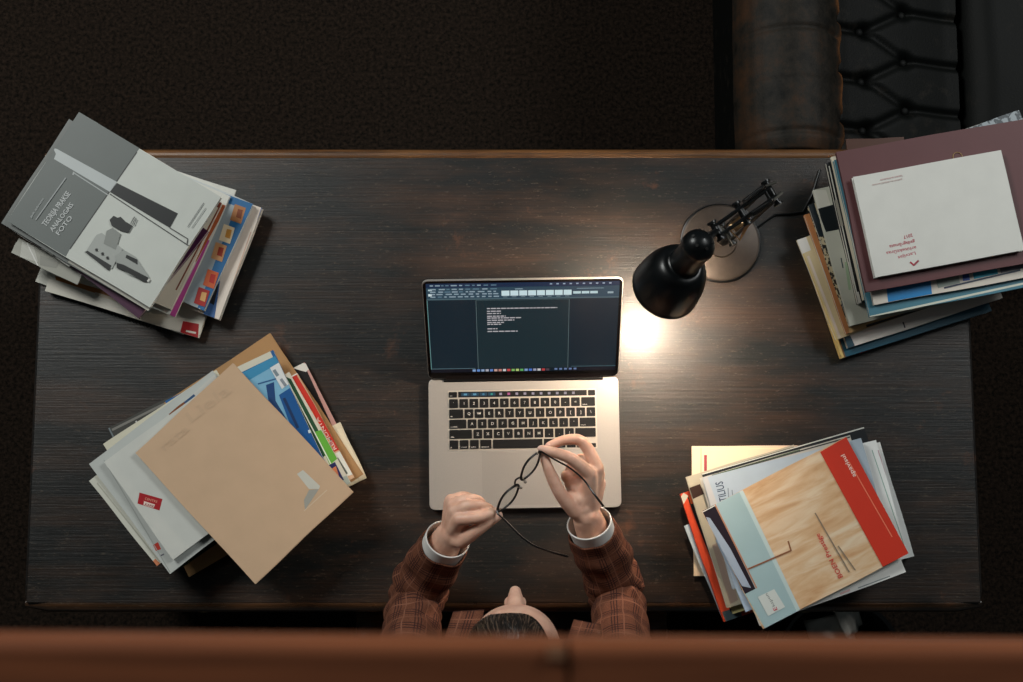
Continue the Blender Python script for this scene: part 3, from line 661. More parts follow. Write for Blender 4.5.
# document page
sr(.255, .19, .742, 1, (22, 40, 46), .0010); sr(.255, .185, .2568, .965, (104, 122, 122), .0012); sr(.741, .185, .7428, .965, (104, 122, 122), .0012); sr(.255, .184, .742, .1865, (84, 104, 106), .0012)
sr(.0, .18, .004, .96, (90, 130, 130), .0012)
for v, u1 in ((.275, .68), (.305, .39), (.33, .385), (.36, .41), (.38, .49), (.405, .455), (.43, .40), (.45, .385), (.50, .365), (.53, .475)):
    u = .312
    while u < u1 - .004:
        w = min(R.uniform(.01, .03), u1 - u); sr(u, v - .005, u + w, v + .006, (176, 172, 176), .0013); u += w + .004
sr(0, .957, 1, 1, (12, 16, 26), .001); sr(0, .953, .24, .957, (100, 130, 138), .0012); sr(.76, .945, 1, .949, (80, 110, 118), .0012)
cols = [(120, 150, 190), (90, 130, 190), (130, 150, 180), (160, 160, 170), (90, 120, 180), (190, 150, 140), (180, 120, 110), (190, 190, 190), (190, 70, 70), (120, 170, 90), (170, 190, 110), (90, 160, 90), (120, 150, 190), (70, 110, 190), (150, 150, 170), (190, 190, 190), (170, 60, 60), (70, 60, 70)]
for i, c_ in enumerate(cols): u = .225 + i * .0235; sr(u, .967, u + .017, .993, c_, .0012)
for i in range(5): u = .67 + i * .026; sr(u, .965, u + .015, .985, (100, 120, 160), .0012)
lbuild(s_, 'screen', bez)
b_ = MB(); lprism(b_, [(-.145, -.001), (.145, -.001), (.145, .012), (-.145, .012)], .0006, .001, mat((16, 10, 12), .3)); lbuild(b_, 'lower_bezel', bez)

# ================================================================ DESK LAMP
BM = mat((12, 15, 17), .32, .3, .1, 60); BM2 = mat((64, 56, 50), .45, .6, .12, 90); STEEL = mat((170, 165, 155), .3, 1, .05); GOLD = mat((176, 150, 112), .35, 1, .05)
bc = at(720.5, 243, DESK + .012)
lamp = empty('desk_lamp', (bc.x, bc.y, DESK), 0, 'black adjustable desk lamp with round base standing behind the laptop', 'lamp')
mb = MB(); mb.lathe([(.0, 0), (.074, 0), (.0755, .004), (.0755, .012), (.0735, .0145), (.070, .0155), (.040, .019), (.030, .0205), (.028, .024), (.0, .025)], (bc.x, bc.y, DESK), (0, 0, 1), BM2, 64)
mb.build('base', lamp, smooth=True)
mb = MB()
pts = [Vector((bc.x + .0745 * math.cos(t), bc.y + .0745 * math.sin(t), DESK + .0115)) for t in [2 * PI * i / 64 for i in range(65)]]; mb.tube(pts, .0026, BM, n=8); mb.build('base_rim', lamp, smooth=True)
ST = Vector((bc.x + .003, bc.y + .004, DESK + .02))
EL = at(771, 194, DESK + .30)
HJ = at(716, 232, DESK + .335)
mb = MB(); mb.lathe([(.012, 0), (.012, .03), (.009, .034), (.009, .05)], ST, (0, 0, 1), BM, 20); mb.build('stem', lamp, smooth=True)
S1 = ST + Vector((0, 0, .05))
def side(a, b): d = (b - a); s = Vector((-d.y, d.x, 0)); s.normalize(); return s
sd = side(S1, EL)
EL2 = EL - (EL - S1).normalized() * .0
for nm, a, b, off, rr in (('lower_arm', S1, EL, .013, .0032), ('upper_arm', EL + Vector((0, 0, .005)), HJ, .009, .0030)):
    m1 = MB()
    for s in (-1, 1):
        m1.tube([a + sd * off * s, b + sd * off * s], rr, BM, n=10)
        up = Vector((0, 0, .016)); m1.tube([a + sd * off * s + up, b + sd * off * s + up], rr * .8, BM, n=8)
    for f in (.06, .5, .94): q = a.lerp(b, f); m1.tube([q - sd * (off + .002), q + sd * (off + .002)], .003, BM, n=8)
    m1.build(nm, lamp, smooth=True)
for q, w in ((S1, .020), (EL, .020), (EL.lerp(HJ, .55), .018), (HJ, .014)):
    mb = MB()
    mb.tube([q - sd * w + Vector((0, 0, .008)), q + sd * w + Vector((0, 0, .008))], .0055, BM, n=14)
    for s in (-1, 1): mb.tube([q + sd * (w * s) + Vector((0, 0, .008)), q + sd * ((w + .004) * s) + Vector((0, 0, .008))], .0085, BM, n=14)
    mb.build('joint', lamp, smooth=True)
mb = MB()
def spring(mb, a, b, r, turns, wr, m):
    d = b - a; L = d.length; d.normalize(); u = d.orthogonal().normalized(); v = d.cross(u); N = turns * 9
    mb.tube([a + d * (L * i / N) + u * (r * math.cos(2 * PI * turns * i / N)) + v * (r * math.sin(2 * PI * turns * i / N)) for i in range(N + 1)], wr, m, n=5)
for s in (-1, 1):
    q = EL + sd * .012 * s
    spring(mb, EL.lerp(HJ, .1) + sd * .014 * s + Vector((0, 0, .03)), EL.lerp(HJ, .48) + sd * .012 * s + Vector((0, 0, .03)), .0042, 16, .0011, BM)
    mb.tube([EL + (EL - S1).xy.normalized().to_3d() * .010 + sd * .010 * s + Vector((0, 0, .03)), EL.lerp(HJ, .1) + sd * .014 * s + Vector((0, 0, .03))], .0022, STEEL, n=8)
mb.build('spring', lamp, smooth=True)
mb = MB()
K1 = at(751, 221, DESK + .27); K2 = at(740, 240, DESK + .22); K3 = at(730, 230, DESK + .25)
for a, b in ((K1, K2), (K2, K3), (K1 + Vector((-.004, .006, 0)), K2), (K1, K3 + Vector((0, .008, 0))), (K3, K1)): mb.tube([a, b], .0014, GOLD, n=7)
mb.box(tuple(at(738, 224, DESK + .24)), (.026, .018, .004), mat((110, 84, 58), .4, .8), Matrix.Rotation(math.radians(40), 3, 'Z'))
k = mb.build('bracket', lamp, smooth=False); k['label'] = 'bronze coloured bracket and wire links'
mb = MB(); mb.box(tuple(at(721, 229, DESK + .3)), (.012, .007, .003), STEEL, Matrix.Rotation(math.radians(-35), 3, 'Z')); mb.build('steel_clip', lamp, bevel=.0006)
CP = at(698, 246, DESK + .425); SC = at(671.5, 280, DESK + .315)
ax = (SC - CP).normalized(); L0 = (SC - CP).length
Rr = .0590
prof = [(0.0005, -.027), (.010, -.0255), (.018, -.021), (.024, -.013), (.0275, -.004), (.028, .004), (.0265, .006), (.0265, .012), (.0255, .015), (.0255, L0 * .50), (.028, L0 * .52)]
for i in range(13):
    t = i / 12; an = t * PI / 2
    prof.append((.028 + (Rr - .028) * math.sin(an), L0 * .52 + (L0 * .48 + .030) * (1 - math.cos(an)) * .98))
outer = prof; inner = [(max(r - .0018, .0004), t + (.0018 if i < 8 else 0)) for i, (r, t) in enumerate(prof)][::-1]
mb = MB(); mb.lathe(outer + [(Rr + .0008, prof[-1][1] + .001)] + inner, CP, ax, BM, 64, cap0=False, cap1=False); sh = mb.build('lamp_shade', lamp, smooth=True)
mb = MB()
a_ = ax.orthogonal().normalized(); c_ = ax.cross(a_)
for i in range(6):
    an = i * PI / 3; p = CP - ax * .0215 + (a_ * math.cos(an) + c_ * math.sin(an)) * .0165
    nrm = (p - CP).normalized(); mb.tube([p, p + nrm * .0022], .0026, mat((2, 2, 2), .6), n=10)
mb.build('vent_hole', sh, smooth=True)
mb = MB(); mb.tube([HJ + Vector((0, 0, .008)), CP + ax * .006 + (HJ - CP).normalized() * .026], .0055, BM, n=12); mb.tube([CP + ax * .01 + (HJ - CP).normalized() * .02, CP + ax * .01 + (HJ - CP).normalized() * .036], .008, BM, n=14); mb.build('head_bracket', lamp, smooth=True)
bulbm = bpy.data.materials.new('bulb_glow'); bulbm.use_nodes = True; bb = bulbm.node_tree.nodes['Principled BSDF']
bb.inputs['Emission Color'].default_value = (1, .80, .60, 1); bb.inputs['Emission Strength'].default_value = 980
BP = CP + ax * (L0 * .52 + .042)
mb = MB(); mb.ball(BP, .021, bulbm, n=20); bo = mb.build('light_bulb', lamp, smooth=True); bo['label'] = 'glowing warm bulb inside the shade'
mb = MB(); mb.lathe([(.013, .03), (.013, L0 * .52 + .022)], CP, ax, BM, 20); mb.build('bulb_socket', lamp, smooth=True)
mb = MB()
cp = [at(764, 215, DESK + .003), at(785, 213, DESK + .003), at(806, 214, DESK + .003), at(830, 200, DESK + .003)]
cp = [Vector((bc.x + .07, bc.y + .03, DESK + .004))] + [at(775, 215, DESK + .003), at(790, 214, DESK + .003), at(803, 212, DESK + .003), at(812, 195, DESK + .003), at(820, 170, DESK + .003)]
mb.tube(cp, .0022, BM, n=8); mb.build('power_cord', lamp, smooth=True)

# ================================================================ CHESTERFIELD SOFA
def leather():
    m = bpy.data.materials.new('dark_leather'); m.use_nodes = True; nt = m.node_tree; b = nt.nodes['Principled BSDF']
    tc = node(nt, 'ShaderNodeTexCoord'); n = node(nt, 'ShaderNodeTexNoise', Scale=16, Detail=8, Roughness=.7); nt.links.new(tc.outputs['Object'], n.inputs['Vector'])
    at_ = node(nt, 'ShaderNodeAttribute', attribute_name='wear')
    add = node(nt, 'ShaderNodeMath', operation='MULTIPLY_ADD'); nt.links.new(n.outputs['Fac'], add.inputs[0]); add.inputs[1].default_value = 1.1; 
    sub = node(nt, 'ShaderNodeMath', operation='ADD'); sub.inputs[1].default_value = -.62; nt.links.new(at_.outputs['Fac'], sub.inputs[0]); nt.links.new(sub.outputs[0], add.inputs[2])
    r = ramp(nt, add.outputs[0], [(.0, (3, 5, 4)), (.2, (36, 32, 27)), (.5, (66, 44, 28)), (.85, (124, 80, 46))]); nt.links.new(r.outputs[0], b.inputs['Base Color'])
    v = node(nt, 'ShaderNodeTexVoronoi', Scale=260); nt.links.new(tc.outputs['Object'], v.inputs['Vector'])
    bp = node(nt, 'ShaderNodeBump', Strength=.2, Distance=.001); nt.links.new(v.outputs['Distance'], bp.inputs['Height']); nt.links.new(bp.outputs['Normal'], b.inputs['Normal'])
    b.inputs['Roughness'].default_value = .6; b.inputs['Specular IOR Level'].default_value = .17
    return m
LEA = leather()
AZ = .66
sx0 = at(738, 90, AZ - .06).x; sxs = at(851, 90, AZ).x; sxd = at(962, 90, .45).x; syf = at(790, 147, AZ).y
SXW = 2.0; SYB = syf + .95
sofa = empty('chesterfield_sofa', ((sx0 + SXW / 2), (syf + .45), 0), 0, 'dark buttoned leather sofa with worn rolled arm behind the desk', 'sofa')
NU, NV = 150, 220
buttons = [(.36, .30), (.66, .16), (.66, .46), (.36, .60), (.66, .76), (.36, .88)]
def arm_surface(mir=False):
    """cross-section from outer foot over the roll to the seat"""
    sec = []
    R_ = (sxs - sx0) / 2; cx = (sx0 + sxs) / 2
    sec.append((cx - R_ * .72, .06)); sec.append((cx - R_ * .72, .3)); sec.append((cx - R_ * .74, AZ - .19))
    for i in range(17):
        a = math.radians(225 - i * (225 + 10) / 16); sec.append((cx + R_ * math.cos(a), AZ - R_ + R_ * math.sin(a)))
    xe, ze = sec[-1]
    for i in range(1, 13):
        f = i / 12; sec.append((xe + (sxd - xe) * f, ze + (.43 - ze) * f ** .8))
    # resample
    d = [0]
    for i in range(1, len(sec)): d.append(d[-1] + math.dist(sec[i], sec[i - 1]))
    def P(s):
        s *= d[-1]
        for i in range(1, len(sec)):
            if s <= d[i]:
                f = (s - d[i - 1]) / (d[i] - d[i - 1] + 1e-9); return (sec[i - 1][0] + (sec[i][0] - sec[i - 1][0]) * f, sec[i - 1][1] + (sec[i][1] - sec[i - 1][1]) * f)
        return sec[-1]
    s_roll = d[17] / d[-1]; s_top0 = d[5] / d[-1]
    vs = []; wear = []
    for j in range(NV + 1):
        yy = syf + .87 * j / NV
        for i in range(NU + 1):
            s = i / NU; x, z = P(s); x2, z2 = P(min(1, s + .004)); x1_, z1_ = P(max(0, s - .004))
            nx, nz = -(z2 - z1_), (x2 - x1_); l = math.hypot(nx, nz) + 1e-9; nx /= l; nz /= l
            disp = 0; q = (s - s_roll) / (1 - s_roll); w = 0
            y = yy - syf
            pad = 0
            if q > -.02:
                qq = max(0, min(1, q)); 
                # diamond tufting
                pitch = .108
                rows_ = ((.36, .0), (.64, .5)); dmin = 9
                for (rq, off) in rows_:
                    for kk in range(-1, 9):
                        by = .05 + (kk + off + .27) * pitch
                        dd = math.hypot((qq - rq) * (1 - s_roll) * d[-1], y - by); dmin = min(dmin, dd)
                        pad -= .020 * math.exp(-(dd / .014) ** 2)
                # creases: diamond lines between the buttons, and straight pleats to the seat and to the seam
                def seg(a, b, wd=.009, dp=.008):
                    ax_, ay_ = a[0] * (1 - s_roll) * d[-1], a[1]; bx_, by_ = b[0] * (1 - s_roll) * d[-1], b[1]; px_, py_ = qq * (1 - s_roll) * d[-1], y
                    t = max(0, min(1, ((px_ - ax_) * (bx_ - ax_) + (py_ - ay_) * (by_ - ay_)) / ((bx_ - ax_) ** 2 + (by_ - ay_) ** 2)))
                    dd = math.hypot(px_ - ax_ - t * (bx_ - ax_), py_ - ay_ - t * (by_ - ay_)); return dp * math.exp(-(dd / wd) ** 2)
                cr = 0
                for kk in range(-1, 9):
                    b1 = (.36, .05 + (kk + .27) * pitch); b2 = (.64, .05 + (kk + .77) * pitch); b3 = (.64, .05 + (kk - .23) * pitch)
                    cr = max(cr, seg(b1, b2), seg(b1, b3), seg(b1, (0, b1[1]), .009, .012), seg(b2, (1, b2[1]), .008, .010))
                pad -= cr; pad += .012 * math.sin(PI * min(1, qq * 1.1)) 
                if q > .93: pad += 0
            disp += pad
            # pleats running over the roll
            if s_top0 < s <= s_roll:
                f = (s - s_top0) / (s_roll - s_top0)
                for kk in range(-1, 9):
                    by = .05 + (kk + .77) * .108 + .012 * math.sin(f * 2.2)
                    disp -= (.006 if kk % 2 else .002) * f * math.exp(-((y - by) / .006) ** 2)
                disp += .0025 * noise.noise(Vector((x * 14, yy * 7, 3)))
            # seam ridge
            sr_ = math.exp(-((s - s_roll + .01 * math.sin(y * 58 + 1.2)) / .010) ** 2); disp += .007 * sr_
            w = max(w, .82 * sr_)
            out = math.exp(-((s - s_top0 * 1.18) / .07) ** 2); w = max(w, .40 * out)
            if s_top0 < s < s_roll: w = max(w, .25)
            if y < .08: w = max(w, .34 * (1 - y / .12) * (1 if s_top0 < s < s_roll + .1 else 0))
            fr = max(0, 1 - y / .035); 
            x += nx * disp; z += nz * disp
            cxx = cx; k = fr ** 2 * .10
            if s < s_roll + .1: x += (cxx - x) * k; z += ((AZ - R_) - z) * k * .6
            vs.append((x, yy, z)); wear.append(w)
    return vs, wear
vs, wear = arm_surface()
o_ = len(vs); fs = [(j * (NU + 1) + i, j * (NU + 1) + i + 1, (j + 1) * (NU + 1) + i + 1, (j + 1) * (NU + 1) + i) for j in range(NV) for i in range(NU)]
front = list(range(0, NU + 1)); bot = [(sxd, syf, .06)]
vs2 = vs + [(sxd, syf, .06), (sxd, syf + .87, .06)]
fs.append(tuple(front[::-1] + [o_])[::-1]); fs.append(tuple([NV * (NU + 1) + i for i in range(NU + 1)] + [o_ + 1])[::-1])
def sofa_arm(mirror):
    mb = MB(); V = vs2
    if mirror: cxm = sx0 + SXW / 2; V = [(2 * cxm - p[0], p[1], p[2]) for p in vs2]
    mb.add(V, fs, LEA); o = mb.build('arm', sofa, smooth=True)
    if 'sharp_edge' in o.data.attributes: o.data.attributes.remove(o.data.attributes['sharp_edge'])
    at_ = o.data.attributes.new('wear', 'FLOAT', 'POINT'); 
    for i, w in enumerate(wear): at_.data[i].value = w
    return o
sofa_arm(False); sofa_arm(True)
mb = MB()
pitch = .108
sroll_pts = []
# buttons on the inner arm
def arm_pt(q, y):
    i = None
    best = 0
    # locate from the generated surface
    j = int(round(y / .87 * NV)); j = max(0, min(NV, j))
    cnt = NU; s0 = None
    return j
# find surface points: seam index is where wear peaks
jm = NV // 2; seam_i = max(range(50, NU), key=lambda i: wear[jm * (NU + 1) + i])
for rq, off in ((.36, 0), (.64, .5)):
    for kk in range(-1, 9):
        y = .05 + (kk + off + .27) * pitch
        if 0.01 < y < .85:
            j = int(round(y / .87 * NV)); i = int(round(seam_i + rq * (NU - seam_i))); p = Vector(vs[j * (NU + 1) + i]); mb = MB(); mb.ball(p + Vector((0.004, 0, .006)), (.011, .011, .007), LEA, n=14); mb.build('arm_button', sofa, smooth=True)
def cushion(x0_, x1_, y0_, y1_, z0_, z1_, name):
    mb = MB(); nx_, ny_ = 30, 30; V = []; 
    for j in range(ny_ + 1):
        for i in range(nx_ + 1):
            u = i / nx_; v = j / ny_; e_ = (min(1, 9 * u * (1 - u) + .02) * min(1, 9 * v * (1 - v) + .02)) ** .4
            V.append((x0_ + (x1_ - x0_) * u, y0_ + (y1_ - y0_) * v, z0_ + (z1_ - z0_) * (.45 + .55 * e_) + .004 * noise.noise(Vector((u * 5, v * 5, x0_)))))
    n1 = len(V); V += [(p[0], p[1], z0_) for p in V]
    F_ = [(j * (nx_ + 1) + i, j * (nx_ + 1) + i + 1, (j + 1) * (nx_ + 1) + i + 1, (j + 1) * (nx_ + 1) + i) for j in range(ny_) for i in range(nx_)]
    F_ += [tuple(n1 + k for k in f[::-1]) for f in F_]
    ring = [i for i in range(nx_ + 1)] + [j * (nx_ + 1) + nx_ for j in range(1, ny_ + 1)] + [ny_ * (nx_ + 1) + i for i in range(nx_ - 1, -1, -1)] + [j * (nx_ + 1) for j in range(ny_ - 1, 0, -1)]
    F_ += [(ring[k], n1 + ring[k], n1 + ring[(k + 1) % len(ring)], ring[(k + 1) % len(ring)]) for k in range(len(ring))]
    mb.add(V, F_, LEA); return mb.build(name, sofa, smooth=True)
sxe = sx0 + SXW - (sxd - sx0); mid = (sxd + sxe) / 2
cushion(sxd + .006, mid - .003, syf + .01, syf + .72, .30, .45, 'seat_cushion'); cushion(mid + .003, sxe - .006, syf + .01, syf + .72, .30, .45, 'seat_cushion')
mb = MB(); mb.box(((sxd + sxe) / 2, syf + .46, .18), (sxe - sxd - .002, .88, .23)); mb.build('seat_base', sofa, m=LEA, bevel=.02)
mb = MB()
N = 30
for i in range(1): 
    R_ = .11
    prof2 = [(SYB - .20, .30), (SYB - .19, .55)] + [(SYB - .11 + .10 * math.cos(a), .66 + .09 * math.sin(a)) for a in [PI - PI * k / 12 for k in range(13)]] + [(SYB - .02, .5), (SYB - .02, .08), (SYB - .20, .08)]
    V = []; n = len(prof2)
    for x_ in (sxd, sxe): V += [(x_, a, b) for a, b in prof2]
    mb.add(V, [tuple(range(n)), tuple(range(2 * n - 1, n - 1, -1))] + [(k, (k + 1) % n, n + (k + 1) % n, n + k) for k in range(n)], LEA)
mb.build('backrest', sofa, smooth=True)
for fx in (sx0 + .08, sx0 + SXW - .08):
    for fy in (syf + .08, syf + .8):
        mb = MB(); mb.lathe([(.018, 0), (.03, .02), (.03, .04), (.02, .07)], (fx, fy, 0), (0, 0, 1), DARKW, 20); mb.build('foot', sofa, smooth=True)

# ================================================================ PERSON
SKIN = bpy.data.materials.new('skin'); SKIN.use_nodes = True
nt = SKIN.node_tree; b = nt.nodes['Principled BSDF']; tc = node(nt, 'ShaderNodeTexCoord'); n = node(nt, 'ShaderNodeTexNoise', Scale=45, Detail=5); nt.links.new(tc.outputs['Object'], n.inputs['Vector'])
r = ramp(nt, n.outputs['Fac'], [(.3, (216, 164, 140)), (.7, (236, 192, 168))]); nt.links.new(r.outputs[0], b.inputs['Base Color'])
b.inputs['Roughness'].default_value = .48; b.inputs['Subsurface Weight'].default_value = .12; b.inputs['Subsurface Radius'].default_value = (.01, .004, .002); b.inputs['Subsurface Scale'].default_value = .5
def plaid():
    m = bpy.data.materials.new('brown_plaid'); m.use_nodes = True; nt = m.node_tree; b = nt.nodes['Principled BSDF']
    uv = node(nt, 'ShaderNodeUVMap'); sp = node(nt, 'ShaderNodeSeparateXYZ'); nt.links.new(uv.outputs[0], sp.inputs[0])
    def stripes(out, per, lo, hi, off=0):
        a = node(nt, 'ShaderNodeMath', operation='MULTIPLY_ADD'); nt.links.new(out, a.inputs[0]); a.inputs[1].default_value = 1 / per; a.inputs[2].default_value = off
        f = node(nt, 'ShaderNodeMath', operation='FRACT'); nt.links.new(a.outputs[0], f.inputs[0])
        g = node(nt, 'ShaderNodeMath', operation='GREATER_THAN'); nt.links.new(f.outputs[0], g.inputs[0]); g.inputs[1].default_value = lo
        l = node(nt, 'ShaderNodeMath', operation='LESS_THAN'); nt.links.new(f.outputs[0], l.inputs[0]); l.inputs[1].default_value = hi
        p = node(nt, 'ShaderNodeMath', operation='MULTIPLY'); nt.links.new(g.outputs[0], p.inputs[0]); nt.links.new(l.outputs[0], p.inputs[1]); return p.outputs[0]
    def mx(a, b_):
        p = node(nt, 'ShaderNodeMath', operation='MAXIMUM'); nt.links.new(a, p.inputs[0]); nt.links.new(b_, p.inputs[1]); return p.outputs[0]
    dk = None
    for off in (0, .12, .24):
        for s in ('X', 'Y'):
            q = stripes(sp.outputs[s], .040, .0, .045, off); dk = q if dk is None else mx(dk, q)
    lt = mx(stripes(sp.outputs['X'], .040, .0, .05, .5), stripes(sp.outputs['Y'], .040, .0, .05, .5))
    n = node(nt, 'ShaderNodeTexNoise', Scale=900, Detail=2); tc = node(nt, 'ShaderNodeTexCoord'); nt.links.new(tc.outputs['Object'], n.inputs['Vector'])
    base = ramp(nt, n.outputs['Fac'], [(.35, (88, 52, 38)), (.65, (122, 76, 56))])
    c = mix(nt, dk, base.outputs[0], lin((58, 32, 28))); c = mix(nt, lt, c, lin((130, 86, 68)))
    nt.links.new(c, b.inputs['Base Color']); b.inputs['Roughness'].default_value = .85; b.inputs['Specular IOR Level'].default_value = .2
    bp = node(nt, 'ShaderNodeBump', Strength=.3, Distance=.001); nt.links.new(n.outputs['Fac'], bp.inputs['Height']); nt.links.new(bp.outputs['Normal'], b.inputs['Normal'])
    return m
PLAID = plaid(); SHIRT = mat((222, 220, 216), .8, 0, .03, 60); 

HC = Vector((.006, -.209, 1.165))
person = empty('person', (0, -.40, 0), 0, 'person in brown plaid jacket and white cuffs holding glasses over the laptop', 'person')

def cr(P, n):
    """Catmull-Rom resampling of control points (tuples of any length)"""
    out = []; P = [list(p) for p in P]
    for i in range(len(P) - 1):
        p0 = P[max(0, i - 1)]; p1 = P[i]; p2 = P[i + 1]; p3 = P[min(len(P) - 1, i + 2)]
        for k in range(n):
            t = k / n
            out.append([.5 * ((2 * b) + (-a + c) * t + (2 * a - 5 * b + 4 * c - d) * t * t + (-a + 3 * b - 3 * c + d) * t ** 3) for a, b, c, d in zip(p0, p1, p2, p3)])
    out.append(P[-1]); return out

body = MB()
def chain(mb, pts, rads, n=12, sub=4):
    c = cr([tuple(p) + (r,) for p, r in zip(pts, rads)], sub)
    mb.tube([Vector(q[:3]) for q in c], [q[3] for q in c], n=n)
    mb.ball(c[0][:3], c[0][3] * .98, n=12); mb.ball(c[-1][:3], c[-1][3] * .98, n=12)
# arm joints
WR = at(588, 520, .965); WL = at(449, 537, .965)
ER = at(617, 590, .812); EL_ = at(416, 592, .812)
SR = Vector((.178, -.31, 1.06)); SL = Vector((-.172, -.31, 1.06))
def P3(px, py, z): return at(px, py, z)
# right hand (thumb and index uppermost)
rh_ = {
 'thumb': [(576, 512, .985), (562, 496, 1.005), (551, 475, 1.018), (544.5, 458, 1.022)],
 'index': [(590, 474, 1.012), (572, 459, 1.030), (553, 452, 1.032), (541.5, 449, 1.028)],
 'middle': [(597, 468, .998), (583, 442, 1.006), (565, 440, 1.010), (549, 446, 1.012)],
 'ring': [(598, 474, .982), (586, 459, .984), (573, 463, .978), (567, 477, .972)],
 'little': [(599, 483, .964), (591, 470, .960), (580, 472, .962), (574, 484, .966)]}
lh_ = {
 'thumb': [(461, 541, .985), (474, 532, 1.002), (487, 523, 1.010), (498.5, 515.5, 1.012)],
 'index': [(459, 519, 1.012), (475, 518.0, 1.022), (487, 514.5, 1.020), (496, 511, 1.012)],
 'middle': [(455, 511, 1.004), (471, 505, 1.018), (482, 505.5, 1.012), (490, 508.5, .998)],
 'ring': [(453, 505, .990), (467, 499, 1.000), (478, 500, .990), (484, 505, .976)],
 'little': [(451, 501, .974), (462, 496, .978), (471, 498, .968), (476, 503, .958)]}
rad = {'thumb': (.0140, .0120, .0104, .0082), 'index': (.0125, .0105, .0092, .0074), 'middle': (.0122, .0104, .0090, .0074), 'ring': (.0115, .0098, .0086, .0070), 'little': (.0104, .0088, .0076, .0064)}
def hand(H, W, elbow):
    d = (W - elbow).normalized()
    for k, pts in H.items():
        P = [P3(*q) for q in pts]
        chain(body, P, rad[k], n=12, sub=3)
        if k != 'thumb':
            chain(body, [W - d * .005, W.lerp(P[0], .5), P[0]], (.0150, .0145, .0128), n=12)
        else: chain(body, [W - d * .005 + Vector((0, 0, .004)), W.lerp(P[0], .5) + Vector((0, 0, .003)), P[0]], (.013, .0145, .0125), n=12)
    A = P3(*H['index'][0]); B = P3(*H['little'][0]); 
    for f in (.35, .65): chain(body, [W, W.lerp(A.lerp(B, f), .6)], (.0145, .0135), n=12)
    T = P3(*H['thumb'][0]); chain(body, [W.lerp(T, .8), W.lerp(A, .75)], (.0115, .010), n=10)
hand(rh_, WR, ER); hand(lh_, WL, EL_)
for q, r_ in (((577, 500, .985), .0165), ((587, 492, .985), .0185), ((591, 480, .985), .0165), ((570, 498, .990), .013), ((583, 508, .978), .019), ((580, 482, .974), .0165), ((575, 491, .974), .015), ((571, 483, .972), .0125), ((567, 476, .974), .0115), ((581, 470, .976), .0145), ((575, 470, .974), .012)): body.ball(P3(*q), r_)
for q, r_ in (((456, 526, .985), .018), ((461, 532, .985), .016), ((462, 520, .995), .015), ((454, 516, .98), .017)): body.ball(P3(*q), r_)
for W, E, S in ((WR, ER, SR), (WL, EL_, SL)):
    d = (W - E).normalized()
    sdv = d.cross(Vector((0, 0, 1))).normalized()
    c = cr([tuple(S) + (.046,), tuple(S.lerp(E, .5)) + (.041,), tuple(E) + (.036,)], 6)
    body.tube([Vector(q[:3]) for q in c], [q[3] for q in c], n=16); body.ball(E, .036); body.ball(S, .05)
    c = cr([tuple(E) + (.036,), tuple(E.lerp(W, .35)) + (.037,), tuple(E.lerp(W, .75)) + (.029,), tuple(W) + (.0245,), tuple(W + d * .012) + (.022,)], 6)
    body.tube([Vector(q[:3]) for q in c], [(q[3] * 1.08, q[3] * .86) for q in c], n=18)
    body.ball(W + d * .01, .0205)
# torso, neck
tor = [((0, -.43, .50), .155, .115), ((0, -.42, .62), .135, .10), ((0, -.39, .78), .135, .10), ((0, -.345, .94), .155, .108), ((0, -.325, 1.02), .15, .098), ((0, -.31, 1.06), .10, .075), ((0, -.29, 1.085), .055, .055)]
c = cr([p + (a, b_) for p, a, b_ in tor], 5)
body.tube([Vector(q[:3]) for q in c], [(q[3], q[4]) for q in c], n=28, up=(0, 1, 0))
chain(body, [SL, Vector((0, -.32, 1.06)), SR], (.05, .06, .05), n=16)
chain(body, [(0, -.30, 1.03), (0, -.27, 1.08), (0, -.235, 1.13)], (.06, .056, .057), n=18)
for s in (-1, 1):
    chain(body, [(s * .085, -.42, .52), (s * .11, -.20, .545), (s * .13, .0, .53)], (.085, .075, .058), n=16)
    chain(body, [(s * .13, .0, .53), (s * .135, .01, .30), (s * .13, .03, .09)], (.056, .052, .036), n=16)
    chain(body, [(s * .13, .0, .055), (s * .14, .08, .045), (s * .145, .16, .035)], (.036, .036, .028), n=14)
# head: deformed ellipsoid
PIT = math.radians(-3)   # head leaning slightly back
RH = Matrix.Rotation(PIT, 3, 'X')
hv = []; nU, nVv = 48, 36
def headpt(th, ph):
    x = math.sin(ph) * math.cos(th); y = math.sin(ph) * math.sin(th); z = math.cos(ph)
    X = .0755 * x; Y = .094 * y; Z = .112 * z
    if z < 0: 
        k = -z; X *= 1 - .30 * k; 
        if y > 0: Y *= 1 - .12 * k
        else: Y *= 1 - .35 * k
    if y > 0:                                   # flatter face, brow ridge and eye sockets
        Y *= 1 - .10 * abs(y) * (1 - abs(x))
        Y += .004 * math.exp(-((z - .12) / .09) ** 2) * y
        Y += .006 * math.exp(-((z - .42) / .30) ** 2) * (1 - x * x)
        for s in (-1, 1): Y -= .010 * math.exp(-((x - s * .42) / .17) ** 2 - ((z + .03) / .10) ** 2)
        for s in (-1, 1): Y += .004 * math.exp(-((x - s * .5) / .2) ** 2 - ((z + .30) / .15) ** 2)
        Y += .007 * math.exp(-(x / .22) ** 2 - ((z + .86) / .14) ** 2)
    return Vector((X, Y, Z))
hv = [headpt(2 * PI * i / nU, PI * j / nVv) for j in range(1, nVv) for i in range(nU)]
hv = [RH @ p + HC for p in hv]; t_ = len(hv); hv += [RH @ Vector((0, 0, .112)) + HC, RH @ Vector((0, 0, -.112)) + HC]
hf = [(j * nU + i, (j + 1) * nU + i, (j + 1) * nU + (i + 1) % nU, j * nU + (i + 1) % nU) for j in range(nVv - 2) for i in range(nU)]
hf += [(t_, i, (i + 1) % nU) for i in range(nU)] + [(t_ + 1, (nVv - 2) * nU + (i + 1) % nU, (nVv - 2) * nU + i) for i in range(nU)]
body.add(hv, hf)
